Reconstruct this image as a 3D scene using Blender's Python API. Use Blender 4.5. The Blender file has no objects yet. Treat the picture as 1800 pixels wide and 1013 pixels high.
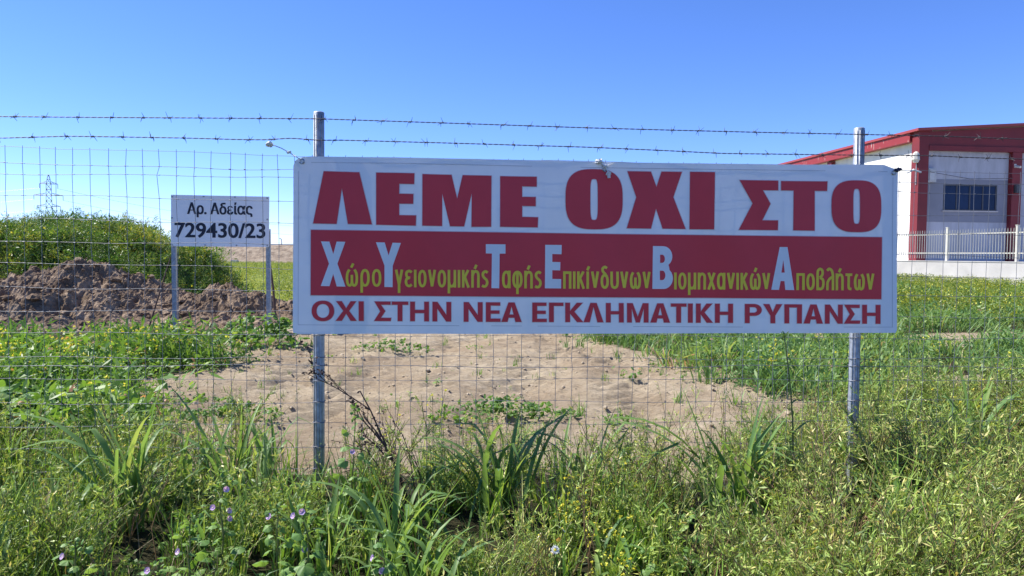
import bpy, bmesh, math, random
import numpy as np
from mathutils import Vector, Matrix, geometry

SC = bpy.context.scene
COL = SC.collection
R = math.radians
rng = np.random.default_rng(7)

# ------------------------------------------------------------------ camera, world, sun, exposure
CAM_H, F_PX, PITCH, ROLL = 1.6, 1300.0, R(2.62), R(0.40)
cp, sp_ = math.cos(PITCH), math.sin(PITCH)
FWD = np.array([0, cp, -sp_]); R0 = np.array([1.0, 0, 0]); U0 = np.array([0, sp_, cp])
RGT = math.cos(ROLL) * R0 + math.sin(ROLL) * U0
UPV = math.cos(ROLL) * U0 - math.sin(ROLL) * R0
CAM = np.array([0, 0, CAM_H])
cam_d = bpy.data.cameras.new('camera'); cam_d.sensor_width = 36; cam_d.lens = 36 * F_PX / 1800
cam_d.clip_start = 0.05; cam_d.clip_end = 6000
cam_o = bpy.data.objects.new('camera', cam_d); COL.objects.link(cam_o)
cam_o.matrix_world = Matrix(((RGT[0], UPV[0], -FWD[0], 0), (RGT[1], UPV[1], -FWD[1], 0),
                             (RGT[2], UPV[2], -FWD[2], CAM_H), (0, 0, 0, 1)))
SC.camera = cam_o

SUN_EL, SUN_AZ = R(51), R(-74)          # azimuth from +Y, negative = to the left
sun_dir = Vector((math.sin(SUN_AZ) * math.cos(SUN_EL), math.cos(SUN_AZ) * math.cos(SUN_EL), math.sin(SUN_EL)))
w = bpy.data.worlds.new('World'); SC.world = w; w.use_nodes = True
nt = w.node_tree; bg = nt.nodes['Background']
sky = nt.nodes.new('ShaderNodeTexSky'); sky.sky_type = 'NISHITA'; sky.sun_disc = False
sky.sun_elevation = SUN_EL; sky.sun_rotation = SUN_AZ
sky.air_density = 1.0; sky.dust_density = 0.05; sky.ozone_density = 4.0; sky.altitude = 2500
hs = nt.nodes.new('ShaderNodeHueSaturation'); hs.inputs['Saturation'].default_value = 1.12
wb = nt.nodes.new('ShaderNodeMix'); wb.data_type = 'RGBA'; wb.blend_type = 'MULTIPLY'; wb.inputs[0].default_value = 1.0; wb.inputs[7].default_value = (.87, .895, 1.22, 1)
nt.links.new(sky.outputs[0], hs.inputs['Color']); nt.links.new(hs.outputs[0], wb.inputs[6]); nt.links.new(wb.outputs[2], bg.inputs[0])
bg.inputs[1].default_value = 0.102
sl = bpy.data.lights.new('sun', 'SUN'); sl.energy = 4.9; sl.angle = R(0.53); sl.color = (1.0, 0.95, 0.87)
so = bpy.data.objects.new('sun', sl); COL.objects.link(so)
so.rotation_euler = sun_dir.to_track_quat('Z', 'Y').to_euler(); so.location = (-20, 10, 30)
SC.view_settings.view_transform = 'Standard'; SC.view_settings.look = 'None'
SC.view_settings.exposure = 0.94; SC.view_settings.gamma = 1.0; SC.view_settings.use_curve_mapping = False
try:
    SC.cycles.max_bounces = 8; SC.cycles.transparent_max_bounces = 8; SC.cycles.use_denoising = True
except Exception:
    pass

# ------------------------------------------------------------------ pixel -> place helpers (photo pixels, 1800 x 1013)
def ray(px, py):
    return FWD + (px - 900) / F_PX * RGT + (506.5 - py) / F_PX * UPV
def at_y(px, py, Y):                        # the point seen at a pixel, Y metres ahead
    d = ray(px, py); return CAM + d * (Y / d[1])
def at_ground(px, py, z=0.0):
    d = ray(px, py); return CAM + d * ((z - CAM_H) / d[2])
F_D0, F_S = 4.804, 0.0604
f_n = np.array([F_S, -1.0, 0]); f_n /= np.linalg.norm(f_n)          # fence normal, towards the camera
f_t = np.array([1.0, F_S, 0]); f_t /= np.linalg.norm(f_t)           # along the fence
F0 = np.array([0, F_D0, 0.0])
def at_fence(px, py, off=0.0):
    d = ray(px, py); t = (np.dot(F0 + f_n * off - CAM, f_n)) / np.dot(d, f_n); return CAM + d * t
def fence_pt(s, z, off=0.0):
    p = F0 + f_t * s + f_n * off; return np.array([p[0], p[1], z])
def fence_s(px, py=506): return float(np.dot(at_fence(px, py) - F0, f_t))

# ------------------------------------------------------------------ noise
_perm = np.random.default_rng(3).random((64, 64))
def vnoise(x, y):
    x = np.asarray(x, float); y = np.asarray(y, float)
    xi = np.floor(x).astype(int); yi = np.floor(y).astype(int); fx = x - xi; fy = y - yi
    fx = fx * fx * (3 - 2 * fx); fy = fy * fy * (3 - 2 * fy)
    g = lambda a, b: _perm[a % 64, b % 64]
    return (g(xi, yi) * (1 - fx) + g(xi + 1, yi) * fx) * (1 - fy) + (g(xi, yi + 1) * (1 - fx) + g(xi + 1, yi + 1) * fx) * fy
def fbm(x, y, o=4, gain=0.5):
    s = 0; a = 1; t = 0
    for k in range(o):
        s = s + a * vnoise(x * 2.03 ** k + 17.3 * k, y * 2.03 ** k + 9.1 * k); t += a; a *= gain
    return s / t
def sstep(a, b, x):
    t = np.clip((x - a) / (b - a), 0, 1); return t * t * (3 - 2 * t)

# ------------------------------------------------------------------ materials
def new_mat(name):
    m = bpy.data.materials.new(name); m.use_nodes = True
    return m, m.node_tree, m.node_tree.nodes['Principled BSDF']
def N(nt, typ, **kw):
    n = nt.nodes.new(typ)
    for k, v in kw.items():
        if k in n.inputs: n.inputs[k].default_value = v
        else: setattr(n, k, v)
    return n
def ramp(nt, src, stops):
    r = nt.nodes.new('ShaderNodeValToRGB'); el = r.color_ramp.elements
    while len(el) < len(stops): el.new(0.5)
    for e, (p, c) in zip(el, stops): e.position = p; e.color = (*c, 1)
    nt.links.new(src, r.inputs[0]); return r.outputs[0]
def objco(nt): return nt.nodes.new('ShaderNodeTexCoord').outputs['Object']
def noise_tex(nt, co, scale, detail=4, rough=0.55, dist=0.0):
    n = N(nt, 'ShaderNodeTexNoise', Scale=scale, Detail=detail, Roughness=rough, Distortion=dist)
    nt.links.new(co, n.inputs['Vector']); return n.outputs['Fac']
def mixc(nt, fac, a, b, mode='MIX'):
    n = nt.nodes.new('ShaderNodeMix'); n.data_type = 'RGBA'; n.blend_type = mode
    for i, v in ((0, fac), (6, a), (7, b)):
        if hasattr(v, 'links'): nt.links.new(v, n.inputs[i])
        else: n.inputs[i].default_value = v if i == 0 else (*v, 1)
    return n.outputs[2]
def bump(nt, b, h, strength=0.4, dist=0.02):
    n = N(nt, 'ShaderNodeBump', Strength=strength, Distance=dist); nt.links.new(h, n.inputs['Height'])
    nt.links.new(n.outputs[0], b.inputs['Normal'])
def simple(name, c, rough=0.6, metal=0.0, var=0.12, scale=6.0, bumpy=0.0, bscale=40):
    m, nt, b = new_mat(name); co = objco(nt)
    f = noise_tex(nt, co, scale, 5)
    lo = tuple(x * (1 - var) for x in c); hi = tuple(min(1, x * (1 + var)) for x in c)
    nt.links.new(ramp(nt, f, [(0.3, lo), (0.7, hi)]), b.inputs['Base Color'])
    b.inputs['Roughness'].default_value = rough; b.inputs['Metallic'].default_value = metal
    if bumpy: bump(nt, b, noise_tex(nt, co, bscale, 4), bumpy, 0.01)
    return m
def leaf_mat(name, stops, trans=0.4, rough=0.45, spec=0.4):
    m, nt, b = new_mat(name)
    a = nt.nodes.new('ShaderNodeAttribute'); a.attribute_name = 'tint'
    c = ramp(nt, a.outputs['Fac'], stops)
    nt.links.new(c, b.inputs['Base Color']); b.inputs['Roughness'].default_value = rough
    b.inputs['Specular IOR Level'].default_value = spec
    t = nt.nodes.new('ShaderNodeBsdfTranslucent')
    tc = mixc(nt, 1.0, c, (1.75, 1.6, 0.85), 'MULTIPLY'); nt.links.new(tc, t.inputs[0])
    mx = nt.nodes.new('ShaderNodeMixShader'); mx.inputs[0].default_value = trans
    nt.links.new(b.outputs[0], mx.inputs[1]); nt.links.new(t.outputs[0], mx.inputs[2])
    nt.links.new(mx.outputs[0], nt.nodes['Material Output'].inputs[0])
    return m

M = {}
M['feather'] = leaf_mat('feathery_green', [(0.0, (0.061, 0.112, 0.021)), (0.45, (0.213, 0.317, 0.060)), (0.8, (0.439, 0.539, 0.139)), (1.0, (0.598, 0.533, 0.209))], .27)
M['thingrass'] = leaf_mat('thin_grass_green', [(0.0, (0.037, 0.082, 0.014)), (0.6, (0.196, 0.360, 0.055)), (0.9, (0.511, 0.657, 0.135)), (1.0, (0.800, 0.800, 0.361))], .22)
M['broad'] = leaf_mat('broad_blade_green', [(0.0, (0.081, 0.174, 0.058)), (0.6, (0.172, 0.285, 0.081)), (0.93, (0.277, 0.346, 0.106)), (1.0, (0.374, 0.249, 0.169))], .38, .48, .35)
M['mallow'] = leaf_mat('mallow_leaf_green', [(0.0, (0.096, 0.212, 0.056)), (0.7, (0.204, 0.334, 0.087)), (1.0, (0.311, 0.422, 0.109))], .35, .5)
M['cover'] = leaf_mat('cover_leaf_green', [(0.0, (0.068, 0.158, 0.030)), (0.7, (0.159, 0.286, 0.048)), (0.95, (0.273, 0.368, 0.077)), (1.0, (0.455, 0.239, 0.131))], .35, .5)
M['field'] = leaf_mat('field_weed_green', [(0.0, (0.071, 0.133, 0.025)), (0.5, (0.167, 0.229, 0.030)), (0.8, (0.321, 0.326, 0.035)), (1.0, (0.489, 0.411, 0.041))], .3)
M['thicket'] = leaf_mat('thicket_green', [(0.0, (0.050, 0.121, 0.025)), (0.5, (0.108, 0.205, 0.040)), (0.85, (0.230, 0.297, 0.055)), (1.0, (0.463, 0.446, 0.062))], .3)
M['stem'] = leaf_mat('stem_green', [(0.0, (0.091, 0.130, 0.039)), (0.7, (0.182, 0.195, 0.065)), (1.0, (0.260, 0.156, 0.091))], .1)
M['dry'] = simple('dry_brown_stalk', (.075, .042, .032), .8)
M['straw'] = leaf_mat('dry_straw', [(0, (.20, .15, .08)), (1, (.36, .29, .17))], .2)
M['yellow'] = leaf_mat('yellow_petal', [(0.0, (0.620, 0.560, 0.042)), (1.0, (0.780, 0.784, 0.140))], .3, .6)
M['purple'] = leaf_mat('mauve_petal', [(0.0, (.46, .30, .60)), (1.0, (.66, .50, .78))], .3, .6)
M['white_petal'] = leaf_mat('white_petal', [(0, (.78, .78, .78)), (1, (.82, .82, .80))], .25, .6)

# ------------------------------------------------------------------ geometry helpers
def link(name, me, parent=None):
    o = bpy.data.objects.new(name, me); COL.objects.link(o)
    if parent: o.parent = parent
    return o
def tag(o, label=None, cat=None, group=None, kind=None):
    if label: o['label'] = label
    if cat: o['category'] = cat
    if group: o['group'] = group
    if kind: o['kind'] = kind
    return o
def empty(name, loc, label, cat, group=None):
    o = bpy.data.objects.new(name, None); COL.objects.link(o); o.location = loc
    o.empty_display_size = 0.1
    return tag(o, label, cat, group)

class Geo:
    """quads with a material index per face and a tint per vertex"""
    def __init__(s): s.v = []; s.q = []; s.m = []; s.t = []; s.n = 0
    def add(s, V, Q, mat=0, tint=0.5):
        V = np.asarray(V, float); Q = np.asarray(Q, int)
        s.v.append(V); s.q.append(Q + s.n); s.m.append(np.full(len(Q), mat) if np.isscalar(mat) else mat)
        s.t.append(np.full(len(V), tint) if np.isscalar(tint) else tint); s.n += len(V); return s
    def arrays(s):
        return np.concatenate(s.v), np.concatenate(s.q), np.concatenate(s.m), np.concatenate(s.t)
    def inst(s, tpl, P, ang, scl, tint, lean=None):
        """copies of a template (V,Q,M,T) at points P, turned, scaled; tint shifted per copy"""
        V, Q, Mi, T = tpl; n = len(P)
        c, si = np.cos(ang), np.sin(ang); sc = np.asarray(scl)
        if sc.ndim == 1: sc = np.stack([sc, sc, sc], 1)
        X = V[None, :, 0] * sc[:, 0:1]; Y = V[None, :, 1] * sc[:, 1:2]; Z = V[None, :, 2] * sc[:, 2:3]
        x = X * c[:, None] - Y * si[:, None]; y = X * si[:, None] + Y * c[:, None]
        if lean is not None: x = x + Z * lean[:, 0:1]; y = y + Z * lean[:, 1:2]
        W = np.stack([x + P[:, 0:1], y + P[:, 1:2], Z + P[:, 2:3]], 2).reshape(-1, 3)
        QQ = (Q[None] + (np.arange(n) * len(V))[:, None, None]).reshape(-1, 4)
        s.v.append(W); s.q.append(QQ + s.n); s.m.append(np.tile(Mi, n))
        s.t.append(np.clip(T[None] + tint[:, None], 0, 1).reshape(-1)); s.n += len(W)
    def mesh(s, name, mats):
        V, Q, Mi, T = s.arrays(); me = bpy.data.meshes.new(name)
        me.vertices.add(len(V)); me.vertices.foreach_set('co', V.astype(np.float32).ravel())
        me.loops.add(Q.size); me.loops.foreach_set('vertex_index', Q.astype(np.int32).ravel())
        me.polygons.add(len(Q)); me.polygons.foreach_set('loop_start', np.arange(0, Q.size, 4, dtype=np.int32))
        me.polygons.foreach_set('loop_total', np.full(len(Q), 4, dtype=np.int32))
        for m in mats: me.materials.append(m)
        me.polygons.foreach_set('material_index', Mi.astype(np.int32))
        a = me.attributes.new('tint', 'FLOAT', 'POINT'); a.data.foreach_set('value', T.astype(np.float32))
        me.update(calc_edges=True)
        me.polygons.foreach_set('use_smooth', np.zeros(len(me.polygons), dtype=bool)); return me
    def build(s, name, mats, parent=None, smooth=False):
        me = s.mesh(name, mats)
        if smooth: me.polygons.foreach_set('use_smooth', np.ones(len(me.polygons), dtype=bool))
        return link(name, me, parent)
def tpl(g): return g.arrays()

def rotz(V, a):
    c, s = math.cos(a), math.sin(a); V = np.asarray(V)
    return np.stack([V[:, 0] * c - V[:, 1] * s, V[:, 0] * s + V[:, 1] * c, V[:, 2]], 1)
def tube(path, rad, n=6, cap=True):
    P = np.asarray(path, float); k = len(P); rad = np.full(k, rad) if np.isscalar(rad) else np.asarray(rad)
    T = np.gradient(P, axis=0); T /= np.linalg.norm(T, axis=1)[:, None] + 1e-12
    ref = np.array([0, 0, 1.0]) if abs(T[0][2]) < 0.9 else np.array([1.0, 0, 0])
    V = []
    for i in range(k):
        a = np.cross(T[i], ref); a /= np.linalg.norm(a) + 1e-9; b = np.cross(T[i], a)
        th = np.arange(n) * 2 * math.pi / n
        V.append(P[i] + rad[i] * (np.cos(th)[:, None] * a + np.sin(th)[:, None] * b))
    V = np.concatenate(V); Q = []
    for i in range(k - 1):
        for j in range(n):
            Q.append((i * n + j, i * n + (j + 1) % n, (i + 1) * n + (j + 1) % n, (i + 1) * n + j))
    if cap and n == 4: Q += [(3, 2, 1, 0), ((k - 1) * n, (k - 1) * n + 1, (k - 1) * n + 2, (k - 1) * n + 3)]
    elif cap and n == 6:
        b = (k - 1) * n; Q += [(3, 2, 1, 0), (5, 4, 3, 0), (b, b + 1, b + 2, b + 3), (b, b + 3, b + 4, b + 5)]
    elif cap and n == 8:
        b = (k - 1) * n
        Q += [(3, 2, 1, 0), (5, 4, 3, 0), (7, 6, 5, 0), (b, b + 1, b + 2, b + 3), (b, b + 3, b + 4, b + 5), (b, b + 5, b + 6, b + 7)]
    return V, np.array(Q)
def box(x0, x1, y0, y1, z0, z1):
    V = np.array([(x, y, z) for z in (z0, z1) for y in (y0, y1) for x in (x0, x1)], float)
    Q = np.array([(0, 2, 3, 1), (4, 5, 7, 6), (0, 1, 5, 4), (2, 6, 7, 3), (0, 4, 6, 2), (1, 3, 7, 5)])
    return V, Q
def blade(L, W, th0, bend, n=6, fold=0.25, kink=None, az=0.0, base=(0, 0, 0)):
    s = np.linspace(0, 1, n + 1); th = th0 + bend * s ** 1.6
    if kink: th = th + kink[1] * sstep(kink[0] - 0.06, kink[0] + 0.06, s)
    dx = np.sin(th) * L / n; dz = np.cos(th) * L / n
    x = np.concatenate([[0], np.cumsum(dx[:-1])]); z = np.concatenate([[0], np.cumsum(dz[:-1])])
    wd = W * 0.5 * np.clip((0.55 + 1.3 * s) * (1 - s ** 2.2), 0.03, 1)
    nx, nz = -np.cos(th), np.sin(th)                       # blade normal in the bending plane
    V = []
    for i in range(n + 1):
        f = fold * wd[i]
        V += [(x[i] + nx[i] * f, -wd[i], z[i] + nz[i] * f), (x[i], 0, z[i]), (x[i] + nx[i] * f, wd[i], z[i] + nz[i] * f)]
    Q = []
    for i in range(n):
        a = i * 3; Q += [(a, a + 1, a + 4, a + 3), (a + 1, a + 2, a + 5, a + 4)]
    return rotz(np.array(V), az) + np.array(base), np.array(Q)
def flatblade(L, W, th0, bend, n=3, az=0.0, base=(0, 0, 0)):
    s = np.linspace(0, 1, n + 1); th = th0 + bend * s
    x = np.concatenate([[0], np.cumsum(np.sin(th[:-1]) * L / n)]); z = np.concatenate([[0], np.cumsum(np.cos(th[:-1]) * L / n)])
    wd = W * 0.5 * np.clip(1.15 - s ** 1.5 * 1.1, 0.06, 1)
    V = np.stack([np.repeat(x, 2), np.stack([-wd, wd], 1).ravel(), np.repeat(z, 2)], 1)
    Q = np.array([(2 * i, 2 * i + 1, 2 * i + 3, 2 * i + 2) for i in range(n)])
    return rotz(V, az) + np.array(base), Q
def basis(d):
    d = np.asarray(d, float); d = d / (np.linalg.norm(d) + 1e-9)
    r = np.array([0, 0, 1.0]) if abs(d[2]) < 0.9 else np.array([1.0, 0, 0])
    a = np.cross(d, r); a /= np.linalg.norm(a); return d, a, np.cross(a, d)
def leaflet(p, d, L, W, roll=0.0):
    d, a, b = basis(d); a = a * math.cos(roll) + b * math.sin(roll); p = np.asarray(p)
    V = np.array([p, p + d * L * .45 + a * W * .5, p + d * L, p + d * L * .45 - a * W * .5])
    return V, np.array([(0, 1, 2, 3)])
def roundleaf(p, d, nrm, S, lobes=5, r=rng, cup=0.25):
    """lobed round leaf lying across nrm, its stalk end at p, pointing to d"""
    d, _, _ = basis(d); nrm = np.asarray(nrm, float); nrm = nrm - d * np.dot(nrm, d); nrm /= np.linalg.norm(nrm) + 1e-9
    a = np.cross(d, nrm); k = 15; th = np.linspace(-2.75, 2.75, k)
    rad = S * (0.78 + 0.22 * np.abs(np.cos(th * lobes / 2.0))) * (0.8 + 0.2 * np.cos(th)) * (1 + r.normal(0, .05, k))
    ctr = np.asarray(p) + d * S * 0.35; V = []
    for f in (0.06, 0.55, 1.0):
        ple = np.cos(th * lobes) * 0.06 * S * f
        h = -cup * S * f ** 2 + ple + r.normal(0, .02, k) * S * f
        V.append(ctr + (np.cos(th) * rad * f)[:, None] * d + (np.sin(th) * rad * f)[:, None] * a + h[:, None] * nrm)
    V = np.concatenate(V); Q = []
    for l in range(2):
        for i in range(k - 1): Q.append((l * k + i, l * k + i + 1, (l + 1) * k + i + 1, (l + 1) * k + i))
    return V, np.array(Q)
def rdir(r, up=0.0):
    v = r.normal(0, 1, 3); v[2] += up; return v / np.linalg.norm(v)

# ------------------------------------------------------------------ ground
def XL(y): return np.interp(y, [0, 5.5, 7.0, 8.6, 10.8, 13, 16, 30], [-2.4, -2.9, -3.6, -4.15, -4.0, -4.3, -4.6, -6.5])
def XR(y): return np.interp(y, [0, 5.6, 6.9, 9.8, 13.6, 18, 30, 60], [2.7, 2.75, 2.75, 2.15, 1.3, 1.0, 0.7, 0.7])
def gz(x, y):
    x = np.asarray(x, float); y = np.asarray(y, float)
    z = 0.50 * sstep(15, 30, y) * sstep(3, 11, x) * (1 - sstep(60, 90, y))
    z = z + (fbm(x * .45, y * .45, 3) - .5) * 0.10 * sstep(5.5, 9, y) * (1 - sstep(200, 400, y))
    return z
def bareness(x, y):
    n = (fbm(x * .9 + 5, y * .9, 4) - .5) * 1.3
    f = sstep(-.25, .35, np.minimum(x - XL(y), XR(y) - x) + .8 + n)
    f = f * sstep(5.0, 5.7, y + n * .6) * (1 - sstep(24, 34, y))
    p = sstep(.56, .62, fbm(x * .35 + 40, y * .55 + 3, 3)) * sstep(4.5, 6, x) * sstep(8, 10, y) * (1 - sstep(14, 17, y))
    return np.maximum(f, p)
def axis(lo, hi, step, far, grow=1.16):
    a = list(np.arange(lo, hi + 1e-6, step)); s = step; p = a[-1]
    while p < far: s *= grow; p += s; a.append(p)
    s = step; p = a[0]; b = []
    while p > -far: s *= grow; p -= s; b.append(p)
    return np.array(b[::-1] + a)
gx = axis(-5.6, 5.0, 0.042, 3200); gy = axis(2.4, 17, 0.042, 3400)
GX, GY = np.meshgrid(gx, gy, indexing='xy')
GZ = gz(GX, GY); bare = bareness(GX, GY)
# ruts, hoof-like crumbs and a ribbed tyre print pressed into the bare soil
near = sstep(3, 4, GY) * (1 - sstep(16, 19, GY)) * (1 - sstep(6, 8, np.abs(GX)))
rut = np.zeros_like(GX)
for (x0, k, wd, dep) in ((-1.6, .16, .55, .05), (.25, .10, .50, .06), (1.35, -.05, .40, .045), (-2.9, .10, .5, .04)):
    cx = x0 + k * (GY - 9) + .25 * np.sin(GY * .6 + x0)
    e = np.exp(-((GX - cx) / wd) ** 4)
    rib = np.sin(GY * 2 * math.pi / .36 + np.abs(GX - cx) * 11 + 2.5 * vnoise(GX * 2, GY * 2))
    rut += -dep * e * (.5 + vnoise(GX * .5, GY * .9)) + (.042 * rib) * e * sstep(.25, .42, vnoise(GX * .7 + 9, GY * .6 + 4))
crumb = (fbm(GX * 3.2, GY * 5.5, 5, .72) - .5) * .12 + np.abs(fbm(GX * 5 + 9, GY * 7, 3, .6) - .5) * .10 + (fbm(GX * 1.1 + 30, GY * 2.2, 3) - .5) * .05
GZ = GZ + near * (rut * bare + crumb * (.35 + .65 * bare))
# the foot of the fence strip sinks a little toward the camera
nyv, nxv = GX.shape
idx = np.arange(nyv * nxv).reshape(nyv, nxv)
Qg = np.stack([idx[:-1, :-1], idx[:-1, 1:], idx[1:, 1:], idx[1:, :-1]], -1).reshape(-1, 4)
g = Geo(); g.add(np.stack([GX, GY, GZ], -1).reshape(-1, 3), Qg, 0, bare.ravel())
m, nt, b = new_mat('soil_and_field'); co = objco(nt)
a = nt.nodes.new('ShaderNodeAttribute'); a.attribute_name = 'tint'
n1 = noise_tex(nt, co, 1.3, 6, .6); n2 = noise_tex(nt, co, 14, 6, .65); n3 = noise_tex(nt, co, .09, 5, .6)
soil = ramp(nt, n1, [(.32, (.32, .250, .160)), (.5, (.45, .368, .245)), (.66, (.55, .465, .325))])
soil = mixc(nt, .42, soil, ramp(nt, n2, [(.3, (.19, .14, .095)), (.65, (.47, .385, .28))]))
n4 = noise_tex(nt, co, 55, 4, .8)
soil = mixc(nt, ramp(nt, n4, [(.56, (0, 0, 0)), (.66, (.40, .40, .40))]), soil, (.17, .125, .08))
wv_ = N(nt, 'ShaderNodeTexNoise', Scale=3.2, Detail=6, Roughness=.7, Distortion=1.2); mpw = N(nt, 'ShaderNodeMapping'); mpw.inputs['Scale'].default_value = (.6, 2.6, 1); nt.links.new(co, mpw.inputs[0]); nt.links.new(mpw.outputs[0], wv_.inputs['Vector'])
soil = mixc(nt, ramp(nt, wv_.outputs['Fac'], [(.50, (0, 0, 0)), (.68, (.5, .5, .5))]), soil, (.52, .44, .33))
damp = ramp(nt, noise_tex(nt, co, .55, 4, .6, .6), [(.42, (0, 0, 0)), (.62, (1, 1, 1))])
soil = mixc(nt, mixc(nt, .8, (0, 0, 0), damp), soil, (.31, .235, .155))
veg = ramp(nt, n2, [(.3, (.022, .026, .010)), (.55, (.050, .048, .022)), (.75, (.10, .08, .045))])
fieldc = ramp(nt, n3, [(.35, (.10, .15, .022)), (.5, (.19, .23, .028)), (.62, (.27, .28, .035))])
fieldc = mixc(nt, .45, fieldc, ramp(nt, noise_tex(nt, co, 2.2, 5, .7), [(.35, (.06, .11, .02)), (.6, (.24, .26, .035))]))
sx = nt.nodes.new('ShaderNodeSeparateXYZ'); nt.links.new(co, sx.inputs[0])
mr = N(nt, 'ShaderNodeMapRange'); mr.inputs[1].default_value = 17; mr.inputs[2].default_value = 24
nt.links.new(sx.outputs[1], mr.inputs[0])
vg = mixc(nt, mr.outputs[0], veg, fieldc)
ad = N(nt, 'ShaderNodeMath', operation='MULTIPLY_ADD'); nt.links.new(n2, ad.inputs[0]); ad.inputs[1].default_value = 1.1; nt.links.new(a.outputs['Fac'], ad.inputs[2])
sm = N(nt, 'ShaderNodeMapRange'); sm.interpolation_type = 'SMOOTHSTEP'; sm.inputs[1].default_value = .72; sm.inputs[2].default_value = .98; nt.links.new(ad.outputs[0], sm.inputs[0])
nt.links.new(mixc(nt, sm.outputs[0], vg, soil), b.inputs['Base Color'])
b.inputs['Roughness'].default_value = .95; b.inputs['Specular IOR Level'].default_value = .15
bump(nt, b, noise_tex(nt, mpw.outputs[0], 9, 8, .78), 1.0, .06)
M['soil'] = m
ground = g.build('ground', [m], smooth=True); tag(ground, kind='structure')

# ------------------------------------------------------------------ distant embankment with its track
ex = np.linspace(-190, 70, 261); ev = np.linspace(0, 1, 16)
EX, EV = np.meshgrid(ex, ev)
prof = sstep(0, .72, EV); top = 2.75 + (fbm(EX * .03, EX * 0 + 3, 3) - .5) * .5
EZ = prof * top + (fbm(EX * .5, EV * 9, 4) - .5) * .55 * np.sin(EV * math.pi) - .15 * (EV < .01)
EY = 114 + EV * 14 + (fbm(EX * .12, EV * 3 + 20, 3) - .5) * 2.5
ii = np.arange(EX.size).reshape(EX.shape)
g = Geo(); g.add(np.stack([EX, EY, EZ], -1).reshape(-1, 3), np.stack([ii[:-1, :-1], ii[:-1, 1:], ii[1:, 1:], ii[1:, :-1]], -1).reshape(-1, 4))
m, nt, b = new_mat('embankment_earth'); co = objco(nt)
c1 = ramp(nt, noise_tex(nt, co, .9, 6, .7), [(.35, (.12, .085, .055)), (.5, (.24, .185, .13)), (.68, (.34, .275, .20))])
nt.links.new(c1, b.inputs['Base Color']); b.inputs['Roughness'].default_value = .95
bump(nt, b, noise_tex(nt, co, 1.6, 6, .7), .8, .4)
tag(g.build('embankment', [m], smooth=True), kind='structure')
g = Geo(); g.add(*box(-190, 70, 127.4, 136, 2.4, 3.05)); tag(g.build('track', [simple('pale_gravel', (.55, .52, .46), .9)]), kind='structure')

# ------------------------------------------------------------------ warehouse
M['redpaint'] = simple('red_paint', (.165, .013, .018), .6, 0, .15, 1.2)
m, nt, b = new_mat('red_eave_with_lime_drips'); co = objco(nt)
mp = N(nt, 'ShaderNodeMapping'); mp.inputs['Scale'].default_value = (6, 6, .9); nt.links.new(co, mp.inputs[0])
f = noise_tex(nt, mp.outputs[0], 1.4, 3, .5)
nt.links.new(mixc(nt, ramp(nt, f, [(.63, (0, 0, 0)), (.70, (.8, .8, .8))]), (.25, .021, .024), (.50, .38, .34)), b.inputs['Base Color'])
b.inputs['Roughness'].default_value = .55; M['redeave'] = m
m, nt, b = new_mat('pale_render_wall'); co = objco(nt)
mp = N(nt, 'ShaderNodeMapping'); mp.inputs['Scale'].default_value = (1, 1, .25); nt.links.new(co, mp.inputs[0])
c1 = ramp(nt, noise_tex(nt, mp.outputs[0], 1.1, 6, .65), [(.3, (.60, .60, .59)), (.6, (.76, .75, .72))])
nt.links.new(c1, b.inputs['Base Color']); b.inputs['Roughness'].default_value = .85
bump(nt, b, noise_tex(nt, co, 9, 4), .15, .02); M['wallpaint'] = m
M['bandpaint'] = simple('grey_band_paint', (.20, .215, .26), .8, 0, .1, .8)
M['glass'] = simple('dark_window_glass', (.012, .028, .075), .22, 0, .2, 1)
M['glass'].node_tree.nodes['Principled BSDF'].inputs['Specular IOR Level'].default_value = .12
M['alu'] = simple('dark_window_frame', (.06, .06, .065), .4, .3)
M['concrete'] = simple('pale_concrete', (.46, .44, .43), .9, 0, .14, 1.2, .3, 12)
M['whitemetal'] = simple('cream_painted_metal', (.54, .52, .46), .5, 0, .1, 3)
M['lampgrey'] = simple('grey_lamp_metal', (.45, .45, .44), .45, .2)
M['roofsheet'] = simple('red_roof_sheet', (.30, .045, .045), .5, 0, .1, .5)
C0 = np.array([20.72, 38.0]); bu = np.array([.994, .108]); bv = np.array([-.108, .994])
def B(V):
    V = np.asarray(V, float); xy = C0 + V[:, 0:1] * bu + V[:, 1:2] * bv
    return np.concatenate([xy, V[:, 2:3]], 1)
def bbox(name, parent, mat, *dims):
    g = Geo()
    for d in (dims if isinstance(dims[0], (tuple, list)) else [dims]):
        V, Q = box(*d); g.add(B(V), Q)
    return g.build(name, [mat], parent)
YARD = 1.40; FW, FL = 21.2, 34.0          # front width, side length
wh = empty('warehouse', (float(C0[0]), float(C0[1]), YARD), 'pale warehouse with red pillars, red roof edge and long window behind the white railings', 'warehouse')
def par(o, p):                               # keep world coordinates under an Empty that is not at the origin
    o.parent = p; o.matrix_parent_inverse = Matrix.Translation(-Vector(p.location)); return o
def wpart(name, mat, *dims): return par(bbox(name, None, mat, *dims), wh)
slope = 0.066
def roofz(u): return 8.02 + slope * (FW / 2 - abs(u - FW / 2))
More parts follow.
